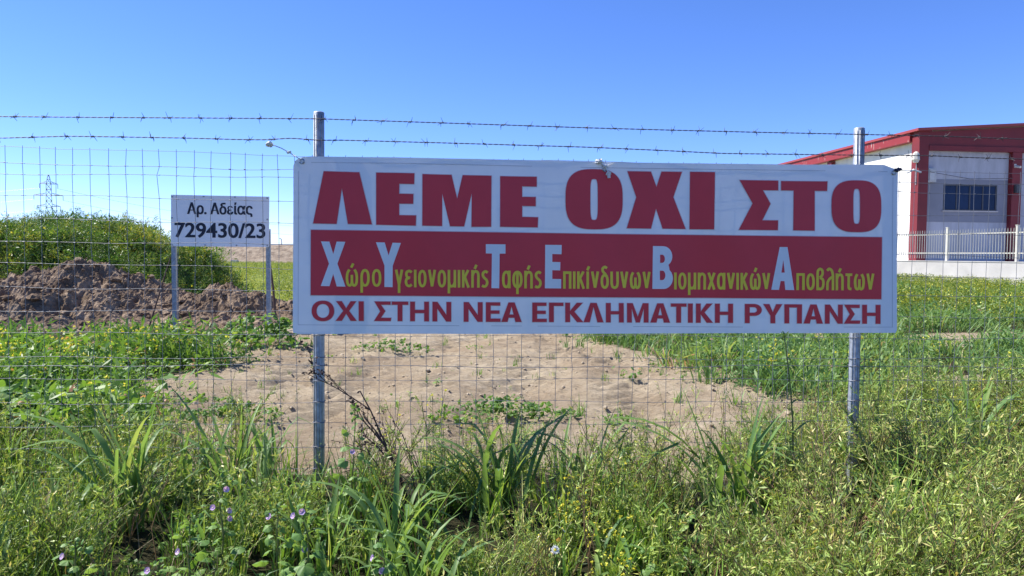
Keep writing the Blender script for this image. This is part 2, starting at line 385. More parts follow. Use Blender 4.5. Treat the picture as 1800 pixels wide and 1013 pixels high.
# walls: side (lit) and front, the front one set back between the pillars
wpart('side_wall', M['wallpaint'], .28, .55, .45, FL, .6, 7.62)
m, nt, b = new_mat('weathered_shaded_front_paint'); co = objco(nt)  # front's shade put into the wall colour, darker and bluer; top smudges are stains
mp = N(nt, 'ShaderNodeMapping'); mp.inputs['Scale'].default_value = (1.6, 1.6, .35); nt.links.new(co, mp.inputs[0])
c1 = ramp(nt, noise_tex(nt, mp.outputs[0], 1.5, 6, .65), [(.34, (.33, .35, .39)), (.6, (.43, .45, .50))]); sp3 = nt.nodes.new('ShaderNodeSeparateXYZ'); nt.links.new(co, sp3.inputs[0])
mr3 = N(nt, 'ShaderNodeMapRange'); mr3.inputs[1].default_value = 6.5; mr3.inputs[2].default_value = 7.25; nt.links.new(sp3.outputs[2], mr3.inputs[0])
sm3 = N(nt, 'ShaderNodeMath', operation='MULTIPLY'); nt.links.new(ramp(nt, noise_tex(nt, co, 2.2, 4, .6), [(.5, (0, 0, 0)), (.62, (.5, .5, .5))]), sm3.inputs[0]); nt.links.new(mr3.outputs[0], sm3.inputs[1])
nt.links.new(mixc(nt, sm3.outputs[0], c1, (.16, .17, .20)), b.inputs['Base Color']); b.inputs['Roughness'].default_value = .85; M['shadedfront'] = m
wpart('front_wall', M['shadedfront'], (.53, FW - .3, .28, .55, .6, 4.02), (.53, FW - .3, .28, .55, 5.0001 + .42, 7.30),
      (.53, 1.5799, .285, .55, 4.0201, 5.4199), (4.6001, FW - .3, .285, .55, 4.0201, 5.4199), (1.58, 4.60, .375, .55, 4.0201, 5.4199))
wpart('grey_band', M['bandpaint'], (.535, 1.58, .262, .28, 3.42, 5.62), (4.60, 5.18, .262, .28, 3.42, 5.62),
      (1.5801, 4.5999, .262, .28, 3.42, 4.0199), (1.5801, 4.5999, .262, .28, 5.36, 5.62))
for u in (0.0, 5.2, 10.4, 15.6, FW - .53):
    o = wpart('pillar', M['redpaint'], u, u + .53, 0, .60, .6, 7.98 if u < 1 else 7.05)
for v in (8.4, 16.8, 25.2): wpart('pillar', M['redpaint'], .02, .5, v, v + .5, .6, 7.50)
# front gable fascia (rises to the ridge) and its lower beam
g = Geo()
u0, um, u1 = .0, FW / 2, FW
V = []
for (u, zt) in ((u0, roofz(0) - .02), (um, roofz(um) - .02), (u1, roofz(u1) - .02)):
    V += [(u + (.535 if u == 0 else 0), .05, 7.30), (u + (.535 if u == 0 else 0), .05, zt), (u + (.535 if u == 0 else 0), .26, 7.30), (u + (.535 if u == 0 else 0), .26, zt)]
Q = []
for k in (0, 1):
    a = 4 * k; bq = a + 4
    Q += [(a, bq, bq + 1, a + 1), (a + 2, a + 3, bq + 3, bq + 2), (a, a + 2, bq + 2, bq)]
Q += [(0, 1, 3, 2), (8, 10, 11, 9)]
g.add(B(V), Q); par(g.build('gable_fascia', [M['redpaint']]), wh)
wpart('fascia_beam', M['redpaint'], .535, FW, -.02, .27, 7.06, 7.2995)
# side eave
wpart('eave', M['redeave'], -.12, .30, .62, FL, 7.56, 8.02)
wpart('pillar_cap', M['redpaint'], -.08, .62, -.08, .60, 7.985, 8.12)
# roof of two slopes
g = Geo(); V = []
for (u, z) in ((-.20, roofz(0) + .12), (FW / 2, roofz(FW / 2) + .16), (FW + .2, roofz(FW) + .12)):
    for vv in (-.16, FL): V += [(u, vv, z), (u, vv, z - .13)]
Q = []
for k in (0, 1):
    a = 4 * k; c = a + 4
    Q += [(a, a + 2, c + 2, c), (a + 1, c + 1, c + 3, a + 3), (a, c, c + 1, a + 1), (a + 2, a + 3, c + 3, c + 2)]
Q += [(0, 1, 3, 2), (8, 10, 11, 9)]
g.add(B(V), Q); par(g.build('roof', [M['roofsheet']]), wh)
# window: frame, four panes, sill
wx0, wx1, wz0, wz1 = 1.582, 4.598, 4.022, 5.36
fr = wpart('window', M['alu'], (wx0, wx1, .285, .36, wz0, wz0 + .06), (wx0, wx1, .285, .36, wz1 - .06, wz1),
           *[(wx0 + k * (wx1 - wx0 - .07) / 4, wx0 + k * (wx1 - wx0 - .07) / 4 + .07, .287, .358, wz0 + .061, wz1 - .061) for k in range(5)])
def sub(o, parent):
    o.parent = parent; o.matrix_parent_inverse = Matrix.Identity(4)
    o.matrix_parent_inverse = Matrix.Translation(Vector((0, 0, 0))); return o
for k in range(4):
    a = wx0 + k * (wx1 - wx0 - .07) / 4 + .071
    sub(bbox('pane', None, M['glass'], a, a + (wx1 - wx0 - .07) / 4 - .072, .31 + .004 * (k % 2), .335, wz0 + .062, wz1 - .062), fr)
sub(bbox('sill', None, M['concrete'], wx0 - .05, wx1 + .05, .20, .260, wz0 - .06, wz0), fr)
# fittings on the front
def fitting(name, mat, bits):
    g = Geo()
    for V, Q in bits: g.add(B(V), Q)
    return par(g.build(name, [mat]), wh)
lamp_bits = [box(-.10, .0, .06, .26, 6.52, 6.62), tube([(-.05, .12, 6.95), (-.10, .10, 6.85), (-.12, .08, 6.55), (-.13, .08, 6.42)], [.09, .17, .20, .12], 8)]
fitting('wall_lamp', M['whitemetal'], lamp_bits)
fitting('conduit', M['lampgrey'], [tube([(-.03, .15, 6.5), (-.03, .15, 5.3)], .022, 6)])
fitting('vent_box', M['lampgrey'], [box(.56, 1.0, .02, .27, 5.45, 6.15), box(.60, .96, -.01, .02, 5.52, 6.08)])
fitting('junction_box', M['alu'], [box(5.30, 5.60, -.14, -.005, 4.95, 5.35), box(5.34, 5.56, -.16, -.14, 5.0, 5.3)])
cm = fitting('security_camera', M['whitemetal'], [tube([(5.34, -.35, 6.25), (5.34, -.02, 6.32)], [.06, .07], 8), box(5.28, 5.40, -.02, 0.0, 6.25, 6.45)])
fitting('cable', M['alu'], [tube([(.60, -.03, 5.95), (3.0, .22, 5.66), (5.2, -.03, 5.70)], .014, 6)])
# yard slab behind the boundary wall
P1 = at_y(1664, 461, 33.0)[:2]; P2 = at_y(1787, 461, 30.0)[:2]; dpl = P2 - P1
def pl(t): return P1 + dpl * t
yv = [(*pl(-3.0), YARD - .05), (*pl(3.0), YARD - .05), (60, 18, YARD - .05), (60, 90, YARD - .05), (12, 90, YARD - .05)]
ym = bpy.data.meshes.new('yard'); ym.from_pydata(yv, [], [(0, 1, 2, 3, 4)]); ym.materials.append(M['concrete'])
tag(link('yard', ym), kind='structure')
# boundary wall and railings
L = float(np.linalg.norm(dpl)); du = dpl / L; dn = np.array([du[1], -du[0]])
if dn[1] > 0: dn = -dn
def PL(V):
    V = np.asarray(V, float); xy = P1 + V[:, 0:1] * du + V[:, 1:2] * dn
    return np.concatenate([xy, V[:, 2:3]], 1)
s0, s1 = -3.0 * L, 3.0 * L
V, Q = box(s0, s1, -.12, .12, -.1, YARD); g = Geo(); g.add(PL(V), Q)
V, Q = box(s0, s1, -.14, .14, YARD + .001, YARD + .04); g.add(PL(V), Q)
tag(g.build('boundary_wall', [M['concrete']]), 'low pale concrete wall under the white railings in front of the warehouse', 'wall')
rl = empty('railing_fence', (*[float(c) for c in P1], YARD + .04), 'cream metal railings standing on the low concrete wall by the warehouse', 'fence')
zb = YARD + .04; Hf = 1.46
def fpart(name, bits, mat=M['whitemetal']):
    g = Geo()
    for V, Q in bits: g.add(PL(V), Q)
    return par(g.build(name, [mat]), rl)
for t in range(-3, 4):
    s = t * L
    fpart('post', [box(s - .05, s + .05, -.05, .05, zb, zb + Hf), box(s - .062, s + .062, -.062, .062, zb + Hf + .001, zb + Hf + .03)],
          M['whitemetal'] if t > -1 else M['lampgrey'])
for t in range(-3, 3):
    a, c = t * L + .051, (t + 1) * L - .051; bits = []
    for z in (.32, 1.16): bits.append(box(a, c, -.022, .022, zb + z, zb + z + .045))
    n = 24
    for k in range(n):
        s = a + (k + .7) * (c - a) / (n + .4)
        bits.append(tube([(s, .028, zb + .10), (s, .028, zb + 1.30 + .02 * ((k * 7) % 3 - 1)), (s, .028, zb + 1.38)], [.016, .016, .004], 4))
    fpart('picket_panel', bits)

# ------------------------------------------------------------------ lattice pylon and its lines
M['pylon'] = simple('galvanised_lattice', (.30, .31, .35), .6, .3)
PY = 262.0; pb = at_y(88, 441, PY); pxm = PY / F_PX
py_o = empty('lattice_pylon', (float(pb[0]), PY, 0), 'grey lattice power pylon with three pairs of arms beyond the weedy mound', 'pylon')
py_o.rotation_euler = (0, 0, R(32))
def zpx(y): return CAM_H + (441.3 - y) * pxm
def pyl(name, bits):
    g = Geo()
    for V, Q in bits: g.add(V, Q)
    return g.build(name, [M['pylon']], py_o)
def hw(z): return np.interp(z, [0, zpx(365), zpx(322), zpx(308)], [1.7, .92, .74, .10])
bits = []
zs = [0, 4, 7.5, 10.5, 13, zpx(365), zpx(354), zpx(344), zpx(334), zpx(324), zpx(316), zpx(308)]
for sx_, sy_ in ((1, 1), (1, -1), (-1, 1), (-1, -1)):
    bits.append(tube([(sx_ * hw(z), sy_ * hw(z), z) for z in zs], .085, 4))
for z0, z1 in zip(zs[:-1], zs[1:]):
    for s in (1, -1):
        a, c = hw(z0), hw(z1)
        bits += [tube([(-a, s * a, z0), (c, s * c, z1)], .042, 4), tube([(a, s * a, z0), (-c, s * c, z1)], .06, 4),
                 tube([(s * a, -a, z0), (s * c, c, z1)], .06, 4), tube([(-a, s * a, z0), (a, s * a, z0)], .06, 4)]
pyl('tower', bits)
tips = []
for (yy, lw, rw) in ((324, 16, 16), (344, 26, 25), (363, 21, 20)):
    z = zpx(yy); a = hw(z)
    for s, wpx in ((-1, lw), (1, rw)):
        t = s * wpx * pxm * .85; up = .8
        pyl('cross_arm', [tube([(s * a, -a, z), (t, 0, z)], .09, 4), tube([(s * a, a, z), (t, 0, z)], .09, 4),
                          tube([(s * a, 0, z + up), (t, 0, z)], .08, 4), tube([(s * a, 0, z + up), (s * (a + abs(t)) / 2, 0, z)], .05, 4)])
        il = 8 * pxm
        pyl('insulator', [tube([(t, 0, z - .06), (t, 0, z - il)], .10, 6)])
        tips.append((t, z - il, s))
M['cable'] = simple('grey_conductor', (.25, .25, .27), .5, .4)
side_lbl = {(-1, 0): 'thin power line running left from the upper pylon arm', (-1, 1): 'thin power line running left from the middle pylon arm',
            (-1, 2): 'thin power line running left from the lower pylon arm', (1, 0): 'thin power line sagging right from the upper pylon arm',
            (1, 1): 'thin power line sagging right from the middle pylon arm', (1, 2): 'thin power line sagging right from the lower pylon arm'}
for k, (t, z, s) in enumerate(tips):
    p0 = np.array([pb[0] + t * math.cos(R(32)), PY + t * math.sin(R(32)), z]); p1 = p0 + (np.array([-150, 25, 0]) if s < 0 else np.array([150, 160, -2]))
    pts = [p0 + (p1 - p0) * q + np.array([0, 0, (-5 if s < 0 else -16) * 4 * q * (1 - q) * .6]) for q in np.linspace(0, 1, 16)]
    g = Geo(); g.add(*tube(pts, .035, 4)); tag(g.build('power_line', [M['cable']]), side_lbl[(s, k // 2)], 'power line', 'power lines of the pylon')
g = Geo(); p = at_y(495, 430, 131); g.add(*tube([(p[0], 131, 3.0), (p[0], 131, 3.6), (p[0] - .06, 131, 3.95), (p[0] - .28, 131, 4.12), (p[0] - .42, 131, 4.0)], [.11, .1, .09, .08, .07], 6))
tag(g.build('bent_pipe', [M['lampgrey']]), 'tiny bent pipe standing on top of the distant embankment', 'pipe')
g = Geo(); p = at_ground(500, 459.5); g.add(*box(p[0] - .5, p[0] + .5, 111.5, 112.3, 0, .35)); g.add(*box(p[0] - .42, p[0] + .42, 111.6, 112.2, .3505, .42))
tag(g.build('pale_block', [M['concrete']]), 'tiny pale block lying at the foot of the distant embankment', 'block')

# ------------------------------------------------------------------ soil heap
def mound_z(x, y):
    prof = np.interp(x, np.array([-15, -12.5, -11, -10.2, -9.3, -8.5, -7.7, -6.9, -6.2, -5.6, -5.0, -4.4, -3.8]) * 1.08,
                     [.2, .62, .94, 1.24, 1.46, 1.20, .84, .68, .88, .78, .50, .30, 0])
    yc = 17.25 + .22 * np.sin(x * 1.3); fr = np.interp(x, [-10, -8, -7, -4], [3.0, 2.4, 1.75, 1.6])
    d = np.where(y < yc, (yc - y) / fr, (y - yc) / 1.9)
    return prof * np.clip(1 - d, 0, 1) ** .85
mx = np.arange(-15.6, -4.0, .035); my = np.arange(13.9, 19.4, .035)
MX, MY = np.meshgrid(mx, my); H = mound_z(MX, MY)
wx_ = MX + (fbm(MX * 2.1, MY * 2.1, 3) - .5) * .5; wy_ = MY + (fbm(MX * 2.1 + 50, MY * 2.1, 3) - .5) * .5
def ridged(x, y, o=4, g_=.6):
    t = 0; a_ = 1; n_ = 0
    for k in range(o): t = t + a_ * np.abs(2 * vnoise(x * 2.1 ** k + 13 * k, y * 2.1 ** k + 7 * k) - 1); n_ += a_; a_ *= g_
    return t / n_
MZ = H + np.minimum(H, .5) * 2 * ((fbm(MX * 1.5 + 3, MY * 1.5, 4, .6) - .5) * .40 + (ridged(wx_ * 2.2, wy_ * 2.2, 5, .68) - .42) * .42 + (fbm(wx_ * 9, wy_ * 9 + 8, 3, .7) - .5) * .14) - .06
ii = np.arange(MX.size).reshape(MX.shape)
g = Geo(); g.add(np.stack([MX, MY, MZ], -1).reshape(-1, 3), np.stack([ii[:-1, :-1], ii[:-1, 1:], ii[1:, 1:], ii[1:, :-1]], -1).reshape(-1, 4))
m, nt, b = new_mat('dug_soil'); co = objco(nt)
c1 = ramp(nt, noise_tex(nt, co, 3.0, 6, .65), [(.32, (.092, .061, .040)), (.5, (.195, .139, .094)), (.68, (.35, .268, .188))])
nt.links.new(c1, b.inputs['Base Color']); b.inputs['Roughness'].default_value = .95; b.inputs['Specular IOR Level'].default_value = .1
bump(nt, b, noise_tex(nt, co, 22, 6, .7), .8, .03); M['dug'] = m
heap = g.build('soil_heap', [m]); tag(heap, 'brown heap of freshly dug soil behind the fence at left', 'soil heap')
g = Geo(); r = np.random.default_rng(11)
def clod(r):
    th = np.linspace(0, 2 * math.pi, 6, endpoint=False); V = []
    for z, rr in ((-.5, .45), (-.1, 1.0), (.35, .8), (.6, .3)):
        V += [(math.cos(t) * rr * (1 + r.normal(0, .22)), math.sin(t) * rr * (1 + r.normal(0, .22)), z + r.normal(0, .08)) for t in th]
    Q = [(l * 6 + i, l * 6 + (i + 1) % 6, (l + 1) * 6 + (i + 1) % 6, (l + 1) * 6 + i) for l in range(3) for i in range(6)] + [(18, 19, 20, 21), (18, 21, 22, 23)]
    G = Geo(); G.add(np.array(V), Q); return tpl(G)
ct = [clod(r) for _ in range(5)]
n = 2600; cx = r.uniform(-14.5, -4.2, n); cy = r.uniform(14.2, 18.6, n)
hh = mound_z(cx, cy); keep = hh > .08; cx, cy, hh = cx[keep], cy[keep], hh[keep]
ix = np.clip(((cx + 15.6) / .035).astype(int), 0, len(mx) - 1); iy = np.clip(((cy - 13.9) / .035).astype(int), 0, len(my) - 1)
for k in range(5):
    s = slice(k, None, 5); sz = np.clip(r.lognormal(-3.7, .55, len(cx[s])), .02, .16)
    g.inst(ct[k], np.stack([cx[s], cy[s], MZ[iy[s], ix[s]] + sz * .2], 1), r.uniform(0, 6.28, len(sz)), sz, np.zeros(len(sz)))
o = g.build('clods', [M['dug']], heap); tag(o, kind='stuff')
# hump under the weeds behind the heap
def hump_z(x, y):
    prof = np.interp(x, [-26, -20, -16, -14, -12.5, -11.3, -10.3, -9.5, -9.0, -8.6, -8.1], [.4, 1.2, 1.68, 1.85, 1.98, 1.98, 1.82, 1.42, 1.1, .6, 0])
    d = np.where(y < 20.6, (20.6 - y) / 2.9, (y - 20.6) / 3.6)
    return prof * np.sqrt(np.clip(1 - d ** 2, 0, 1))
hx = np.arange(-26, -7.8, .2); hy = np.arange(17.6, 24.3, .2); HX, HY = np.meshgrid(hx, hy)
ii = np.arange(HX.size).reshape(HX.shape)
HZ = hump_z(HX, HY) + (fbm(HX, HY, 3) - .5) * .25 - .08
g = Geo(); g.add(np.stack([HX, HY, HZ], -1).reshape(-1, 3), np.stack([ii[:-1, :-1], ii[:-1, 1:], ii[1:, 1:], ii[1:, :-1]], -1).reshape(-1, 4))
tag(g.build('earth_hump', [simple('weedy_earth', (.045, .055, .02), .95, 0, .4, 3)], smooth=True), kind='structure')

# ------------------------------------------------------------------ permit sign behind the fence
M['signwhite'] = simple('sign_white', (.88, .88, .88), .45, 0, .03, 2)
M['ink'] = simple('navy_ink', (.010, .012, .030), .5)
M['galv'] = simple('galvanised_steel', (.33, .355, .385), .48, .5, .28, 28)
def sign_Y(px): return 14.6 + (px - 301) / 173 * .4
def at_sign(px, py, off=0.0):
    A = at_y(301, 440, 14.6); Bq = at_y(474, 440, 15.0); t = Bq - A; t[2] = 0; t /= np.linalg.norm(t); nn = np.array([t[1], -t[0], 0])
    if nn[1] > 0: nn = -nn
    d = ray(px, py); k = np.dot(A + nn * off - CAM, nn) / np.dot(d, nn); return CAM + d * k
sg = empty('permit_sign', tuple(float(c) for c in at_sign(388, 570) * np.array([1, 1, 0])), 'white permit number sign on two steel posts by the soil heap', 'sign')
def spar(g, name, mats): return par(g.build(name, mats), sg)
def slab(quad_px, fn, o0, o1):
    V = [fn(x, y, o) for o in (o0, o1) for (x, y) in quad_px]
    return np.array(V), np.array([(0, 1, 2, 3), (7, 6, 5, 4), (0, 4, 5, 1), (1, 5, 6, 2), (2, 6, 7, 3), (3, 7, 4, 0)])
g = Geo(); g.add(*slab([(300.5, 342.5), (473.5, 346), (473, 434.5), (300.5, 433)], at_sign, .0, .035)); spar(g, 'board', [M['signwhite']])
for (px_, yt, yb) in ((306, 380, 590), (471.8, 403, 575)):
    p = at_sign(px_, 440, -.045); zt = at_sign(px_, yt, -.045)[2]; wv = .042
    g = Geo(); g.add(*box(p[0] - wv, p[0] + wv, p[1] - .03, p[1] + .03, -.1, zt)); spar(g, 'post', [M['galv']])
for (a_, b_) in ((302.5, 345.5), (358, 345.5), (413, 346.5), (470, 348.5), (302.5, 383), (470, 386), (302.5, 430.5), (361, 431), (416, 431.5), (470, 432)):
    p = at_sign(a_, b_, .035); g = Geo(); g.add(*tube([p, p + np.array([0, -.012, 0])], .016, 8)); spar(g, 'screw', [M['galv']])

def text_mesh(body, offset=0.0):
    cu = bpy.data.curves.new('t', 'FONT'); cu.body = body; cu.size = 1; cu.offset = offset; cu.resolution_u = 4
    ob = bpy.data.objects.new('t', cu); COL.objects.link(ob)
    dg = bpy.context.evaluated_depsgraph_get(); dg.update()
    me = bpy.data.meshes.new_from_object(ob.evaluated_get(dg)); COL.objects.unlink(ob); bpy.data.objects.remove(ob)
    V = np.array([v.co[:] for v in me.vertices]); Fc = [tuple(p.vertices) for p in me.polygons]
    bpy.data.meshes.remove(me); return V, Fc
def poly_obj(name, V, Fc, mat, parent=None):
    me = bpy.data.meshes.new(name); me.from_pydata([tuple(v) for v in V], [], Fc); me.materials.append(mat); me.update()
    return link(name, me, parent)
def fit_text(body, x0, x1, base, cap_top, dslope, offset, fn, off):
    V, Fc = text_mesh(body, offset); a, c = V[:, 0].min(), V[:, 0].max(); sy = (base - cap_top) / (.727 + offset)
    X = x0 + (V[:, 0] - a) / (c - a) * (x1 - x0); Y = base - V[:, 1] * sy + (X - x0) * dslope
    return [fn(x, y, off) for x, y in zip(X, Y)], Fc
zx = lambda v: 260 + v / 3.375; zy = lambda v: 320 + v / 3.375
for body, bx in (('Αρ. Αδείας', (zx(232), zx(622), zy(189), zy(121))), ('729430/23', (zx(158), zx(697), zy(326), zy(236)))):
    V = []; Fc = []
    for i, sh in enumerate((-.5, 0, .5)):
        V1, F1 = fit_text(body, bx[0] + .5 + sh, bx[1] - .5 + sh, bx[2], bx[3], .012, .014, at_sign, .039 + .0006 * i); n_ = len(V)
        V += V1; Fc += [tuple(n_ + q for q in f) for f in F1]
    par(poly_obj('lettering', V, Fc, M['ink']), sg)
# stakes leaning near the sign
def stick(name, pts, rad, mat, label, cat):
    g = Geo(); g.add(*tube(pts, rad, 6)); return tag(g.build(name, [mat]), label, cat)
stick('dark_stake', [at_y(474.5, 466, 15.3), at_y(480, 505, 15.25), at_y(484.5, 560, 15.2)], .024, M['dry'], 'dark thin stake leaning behind the right post of the permit sign', 'stake')
stick('dry_stalk', [at_y(300, 452, 14.5), at_y(285, 500, 14.4), at_y(262, 575, 14.3)], [.008, .014, .018], M['dry'], 'reddish dry stalk leaning left against the permit sign', 'stalk')

# ------------------------------------------------------------------ mesh fence: posts, wire mesh, barbed wires
M['wire'] = simple('galvanised_wire', (.15, .16, .185), .6, .3, .12, 30)
M['barb'] = simple('weathered_barbed_wire', (.075, .072, .08), .65, .3, .3, 25)
FS = fence_s(560)
fence = empty('mesh_fence', tuple(float(c) for c in fence_pt(FS, 0, -.045)), 'tall galvanised wire mesh fence with two steel posts and two barbed wire strands', 'fence')
def fp(g, name, mat, smooth=False): return par(g.build(name, [mat], None, smooth), fence)
post_s = []
for (pt, pbm) in (((560.5, 197), (561, 590)), ((1510.5, 225), (1499, 760))):
    a = at_fence(*pt, -.042); c = at_fence(*pbm, -.042); d = (c - a) / (c[2] - a[2]); base = a + d * (-.25 - a[2])
    rr = .0345; g = Geo(); th = np.arange(24) * 2 * math.pi / 24
    ring = np.stack([np.cos(th), np.sin(th), 0 * th], 1)
    V = []
    for (t, q) in ((base, rr), (a - d * .006, rr), (a, rr - .004), (a + np.array([0, 0, -.004]), rr - .008), (a - d * .12, rr - .008)): V.append(t + ring * q)
    V = np.concatenate(V); Q = [(l * 24 + i, l * 24 + (i + 1) % 24, (l + 1) * 24 + (i + 1) % 24, (l + 1) * 24 + i) for l in range(4) for i in range(24)]
    g.add(V, Q)
    # plastic-free plain cap plate sunk inside the pipe mouth
    c0 = a - d * .05; g.add(np.stack([c0 + ring[k] * (rr - .0085) for k in (0, 6, 12, 18)]), [(0, 1, 2, 3)])
    # longitudinal seam ribs of the rolled profile
    for k in (15, 17, 19, 21):
        e = ring[k] * (rr + .0008); g.add(*tube([base + e, a - d * .02 + e], .0022, 4))
    post = fp(g, 'post', M['galv'], True); post_s.append((a, d, post))
# rows of the mesh measured at the left edge
row_px = [261, 286, 303.5, 344, 383, 424, 464.5, 504.5, 545, 586, 627, 643, 668, 709, 749, 790, 830, 871, 905]
row_z = [float(at_fence(12, y)[2]) for y in row_px]
S0, S1 = -5.6, 6.6
r = np.random.default_rng(21)
g = Geo()
ss = np.linspace(S0, S1, 80)
sl_a = fence_s(12); sl_b = fence_s(1660)
dz_right = float(at_fence(1660, 300.5)[2] - at_fence(12, 261)[2])
def row_h(z, s, k): return z + (dz_right * (s - sl_a) / (sl_b - sl_a)) * min(1, max(0, (z - .3) / 1.5)) + .007 * np.sin(s * 1.7 + k * 2.1) + .004 * np.sin(s * 5.3 + k)
rows = []
for k, z in enumerate(row_z):
    zz = np.array([row_h(z, s, k) for s in ss]) + r.normal(0, .0016, len(ss))
    g.add(*tube([fence_pt(s, h, .002) for s, h in zip(ss, zz)], (.0019 if k == 11 else .0014) if k else .0012, 4, False))
vpx = []
sv = np.arange(fence_s(12) - .1045 * 32, S1, .1045)
for k, s in enumerate(sv):
    js = r.normal(0, .0035); pts = []; kink = r.integers(2, 15) if r.random() < .3 else -1
    for i, z in enumerate(row_z):
        e = js + r.normal(0, .0022) + (.010 * r.choice([-1, 1]) if i == kink else 0) - .004 * math.sin(z * 1.5 + k)
        pts.append(fence_pt(s + e, row_h(z, s, i) + (.012 if i == 0 else 0), -.002))
    pts.append(fence_pt(s + js, -.1, -.002))
    g.add(*tube(pts, .0017, 4, False))
    for i, z in enumerate(row_z[1:-1], 1):       # wrapped hinge knots
        g.add(*tube([fence_pt(s + js - .006, row_h(z, s, i), .003), fence_pt(s + js + .006, row_h(z, s, i), .003)], .0026, 4))
fp(g, 'wire_mesh', M['wire'])
for (a, d, post) in post_s:                       # tie wires round the posts, one at every second row
    s_ = float(np.dot(a - F0, f_t))
    for k, z in enumerate(row_z[1:]):
        g = Geo(); c = a + d * (row_h(z, s_, k + 1) - a[2]); th = np.linspace(math.pi * .75, math.pi * 2.25, 12)
        g.add(*tube([c + np.array([math.cos(t) * .0385, math.sin(t) * .0385, .004 * math.sin(3 * t)]) for t in th], .0022, 4))
        o = g.build('tie_wire', [M['wire']]); o.parent = post; o.matrix_parent_inverse = Matrix.Identity(4)
barb_pts = [[(-160, 203), (0, 205), (170, 206.5), (340, 207.5), (560, 209), (800, 217), (1035, 225), (1180, 229), (1320, 232.5), (1510, 236.5), (1650, 239.5), (1800, 245), (1980, 250)],
            [(-160, 243), (0, 243), (67, 241), (120, 239.5), (220, 241), (335, 243), (420, 245.5), (475, 246), (508, 242.5), (530, 244.5), (560, 247), (600, 246.5), (800, 252), (1035, 259), (1170, 265), (1270, 270), (1510, 273), (1640, 274), (1700, 277), (1800, 280), (1980, 285)]]
for bi, pts in enumerate(barb_pts):
    P = np.array([at_fence(x, y, .008) for x, y in pts]); cum = np.concatenate([[0], np.cumsum(np.linalg.norm(np.diff(P, axis=0), axis=1))])
    nn = 900; q = np.linspace(0, cum[-1], nn); C = np.stack([np.interp(q, cum, P[:, i]) for i in range(3)], 1)
    ker = np.ones(15) / 15
    for i in range(3): C[7:-7, i] = np.convolve(C[:, i], ker, 'valid')
    g = Geo()
    for ph in (0, math.pi):
        tw = q * 2 * math.pi / .075 + ph + 1.5 * np.sin(q * 2.1)
        g.add(*tube(C + np.stack([0 * tw, np.cos(tw) * .0022, np.sin(tw) * .0022], 1), .0018, 4, False))
    nb = int(cum[-1] / .187)
    for k in range(nb):
        qq = (k + .35 + .5 * bi + r.normal(0, .06)) * .187; c = np.array([np.interp(qq, q, C[:, i]) for i in range(3)])
        th0 = r.uniform(0, 6.28)
        wrap = [c + np.array([(j / 20 - .5) * .018, math.cos(th0 + j * .75) * .0058, math.sin(th0 + j * .75) * .0058]) for j in range(21)]
        g.add(*tube(wrap, .0016, 4))
        for j in range(4):
            t = th0 + j * 1.57 + r.normal(0, .3); ax = r.normal(0, .45)
            d = np.array([ax, math.cos(t) * .8, math.sin(t)]); d /= np.linalg.norm(d)
            b0 = c + np.array([(-.008 if j < 2 else .008), 0, 0]) + d * .003
            g.add(*tube([b0, b0 + d * r.uniform(.024, .036)], [.0019, .0009], 4))
    fp(g, 'barbed_wire', M['barb'])

# ------------------------------------------------------------------ protest banner
def cloth_mat(name, c, trans, tcol, rough=.45):
    m, nt, b = new_mat(name); co = objco(nt)
    f = noise_tex(nt, co, 3.5, 5)
    cc = ramp(nt, f, [(.3, tuple(x * .95 for x in c)), (.7, tuple(min(1, x * 1.04) for x in c))])
    nt.links.new(cc, b.inputs['Base Color']); b.inputs['Roughness'].default_value = rough
    bump(nt, b, noise_tex(nt, co, 260, 2), .06, .002)
    t = nt.nodes.new('ShaderNodeBsdfTranslucent'); t.inputs[0].default_value = (*tcol, 1)
    mx = nt.nodes.new('ShaderNodeMixShader'); mx.inputs[0].default_value = trans
    nt.links.new(b.outputs[0], mx.inputs[1]); nt.links.new(t.outputs[0], mx.inputs[2]); nt.links.new(mx.outputs[0], nt.nodes['Material Output'].inputs[0])
    return m
M['cloth'] = cloth_mat('white_vinyl_cloth', (.88, .88, .88), .065, (.8, .8, .8))
M['redink'] = cloth_mat('crimson_print', (.76, .042, .058), .06, (.60, .03, .05))
M['pinkedge'] = cloth_mat('pale_outline_print', (.72, .60, .60), .06, (.6, .5, .5))
M['yelink'] = cloth_mat('yellow_green_print', (.95, .72, .05), .06, (.6, .5, .02))
M['whiteink'] = cloth_mat('white_print', (.88, .88, .88), .065, (.8, .8, .8))
M['hem'] = simple('hem_stitching', (.46, .46, .48), .8)
OFFB = .040
def ripple(s, z):                                   # gentle slack in the cloth
    return .006 * math.sin(s * 2.6 + z * 1.4) + .004 * math.sin(s * 6.1 - z * 3) + .0025 * math.sin(s * 13 + z * 5)
def bann(px, py, off=0.0):
    p = at_fence(px, py, OFFB); s = float(np.dot(p - F0, f_t))
    return p + f_n * (off + ripple(s, p[2]))
bn_c = at_fence(1047, 587, OFFB)
banner = empty('protest_banner', tuple(float(c) for c in bn_c), 'large white banner with red Greek lettering tied to the mesh fence', 'banner')
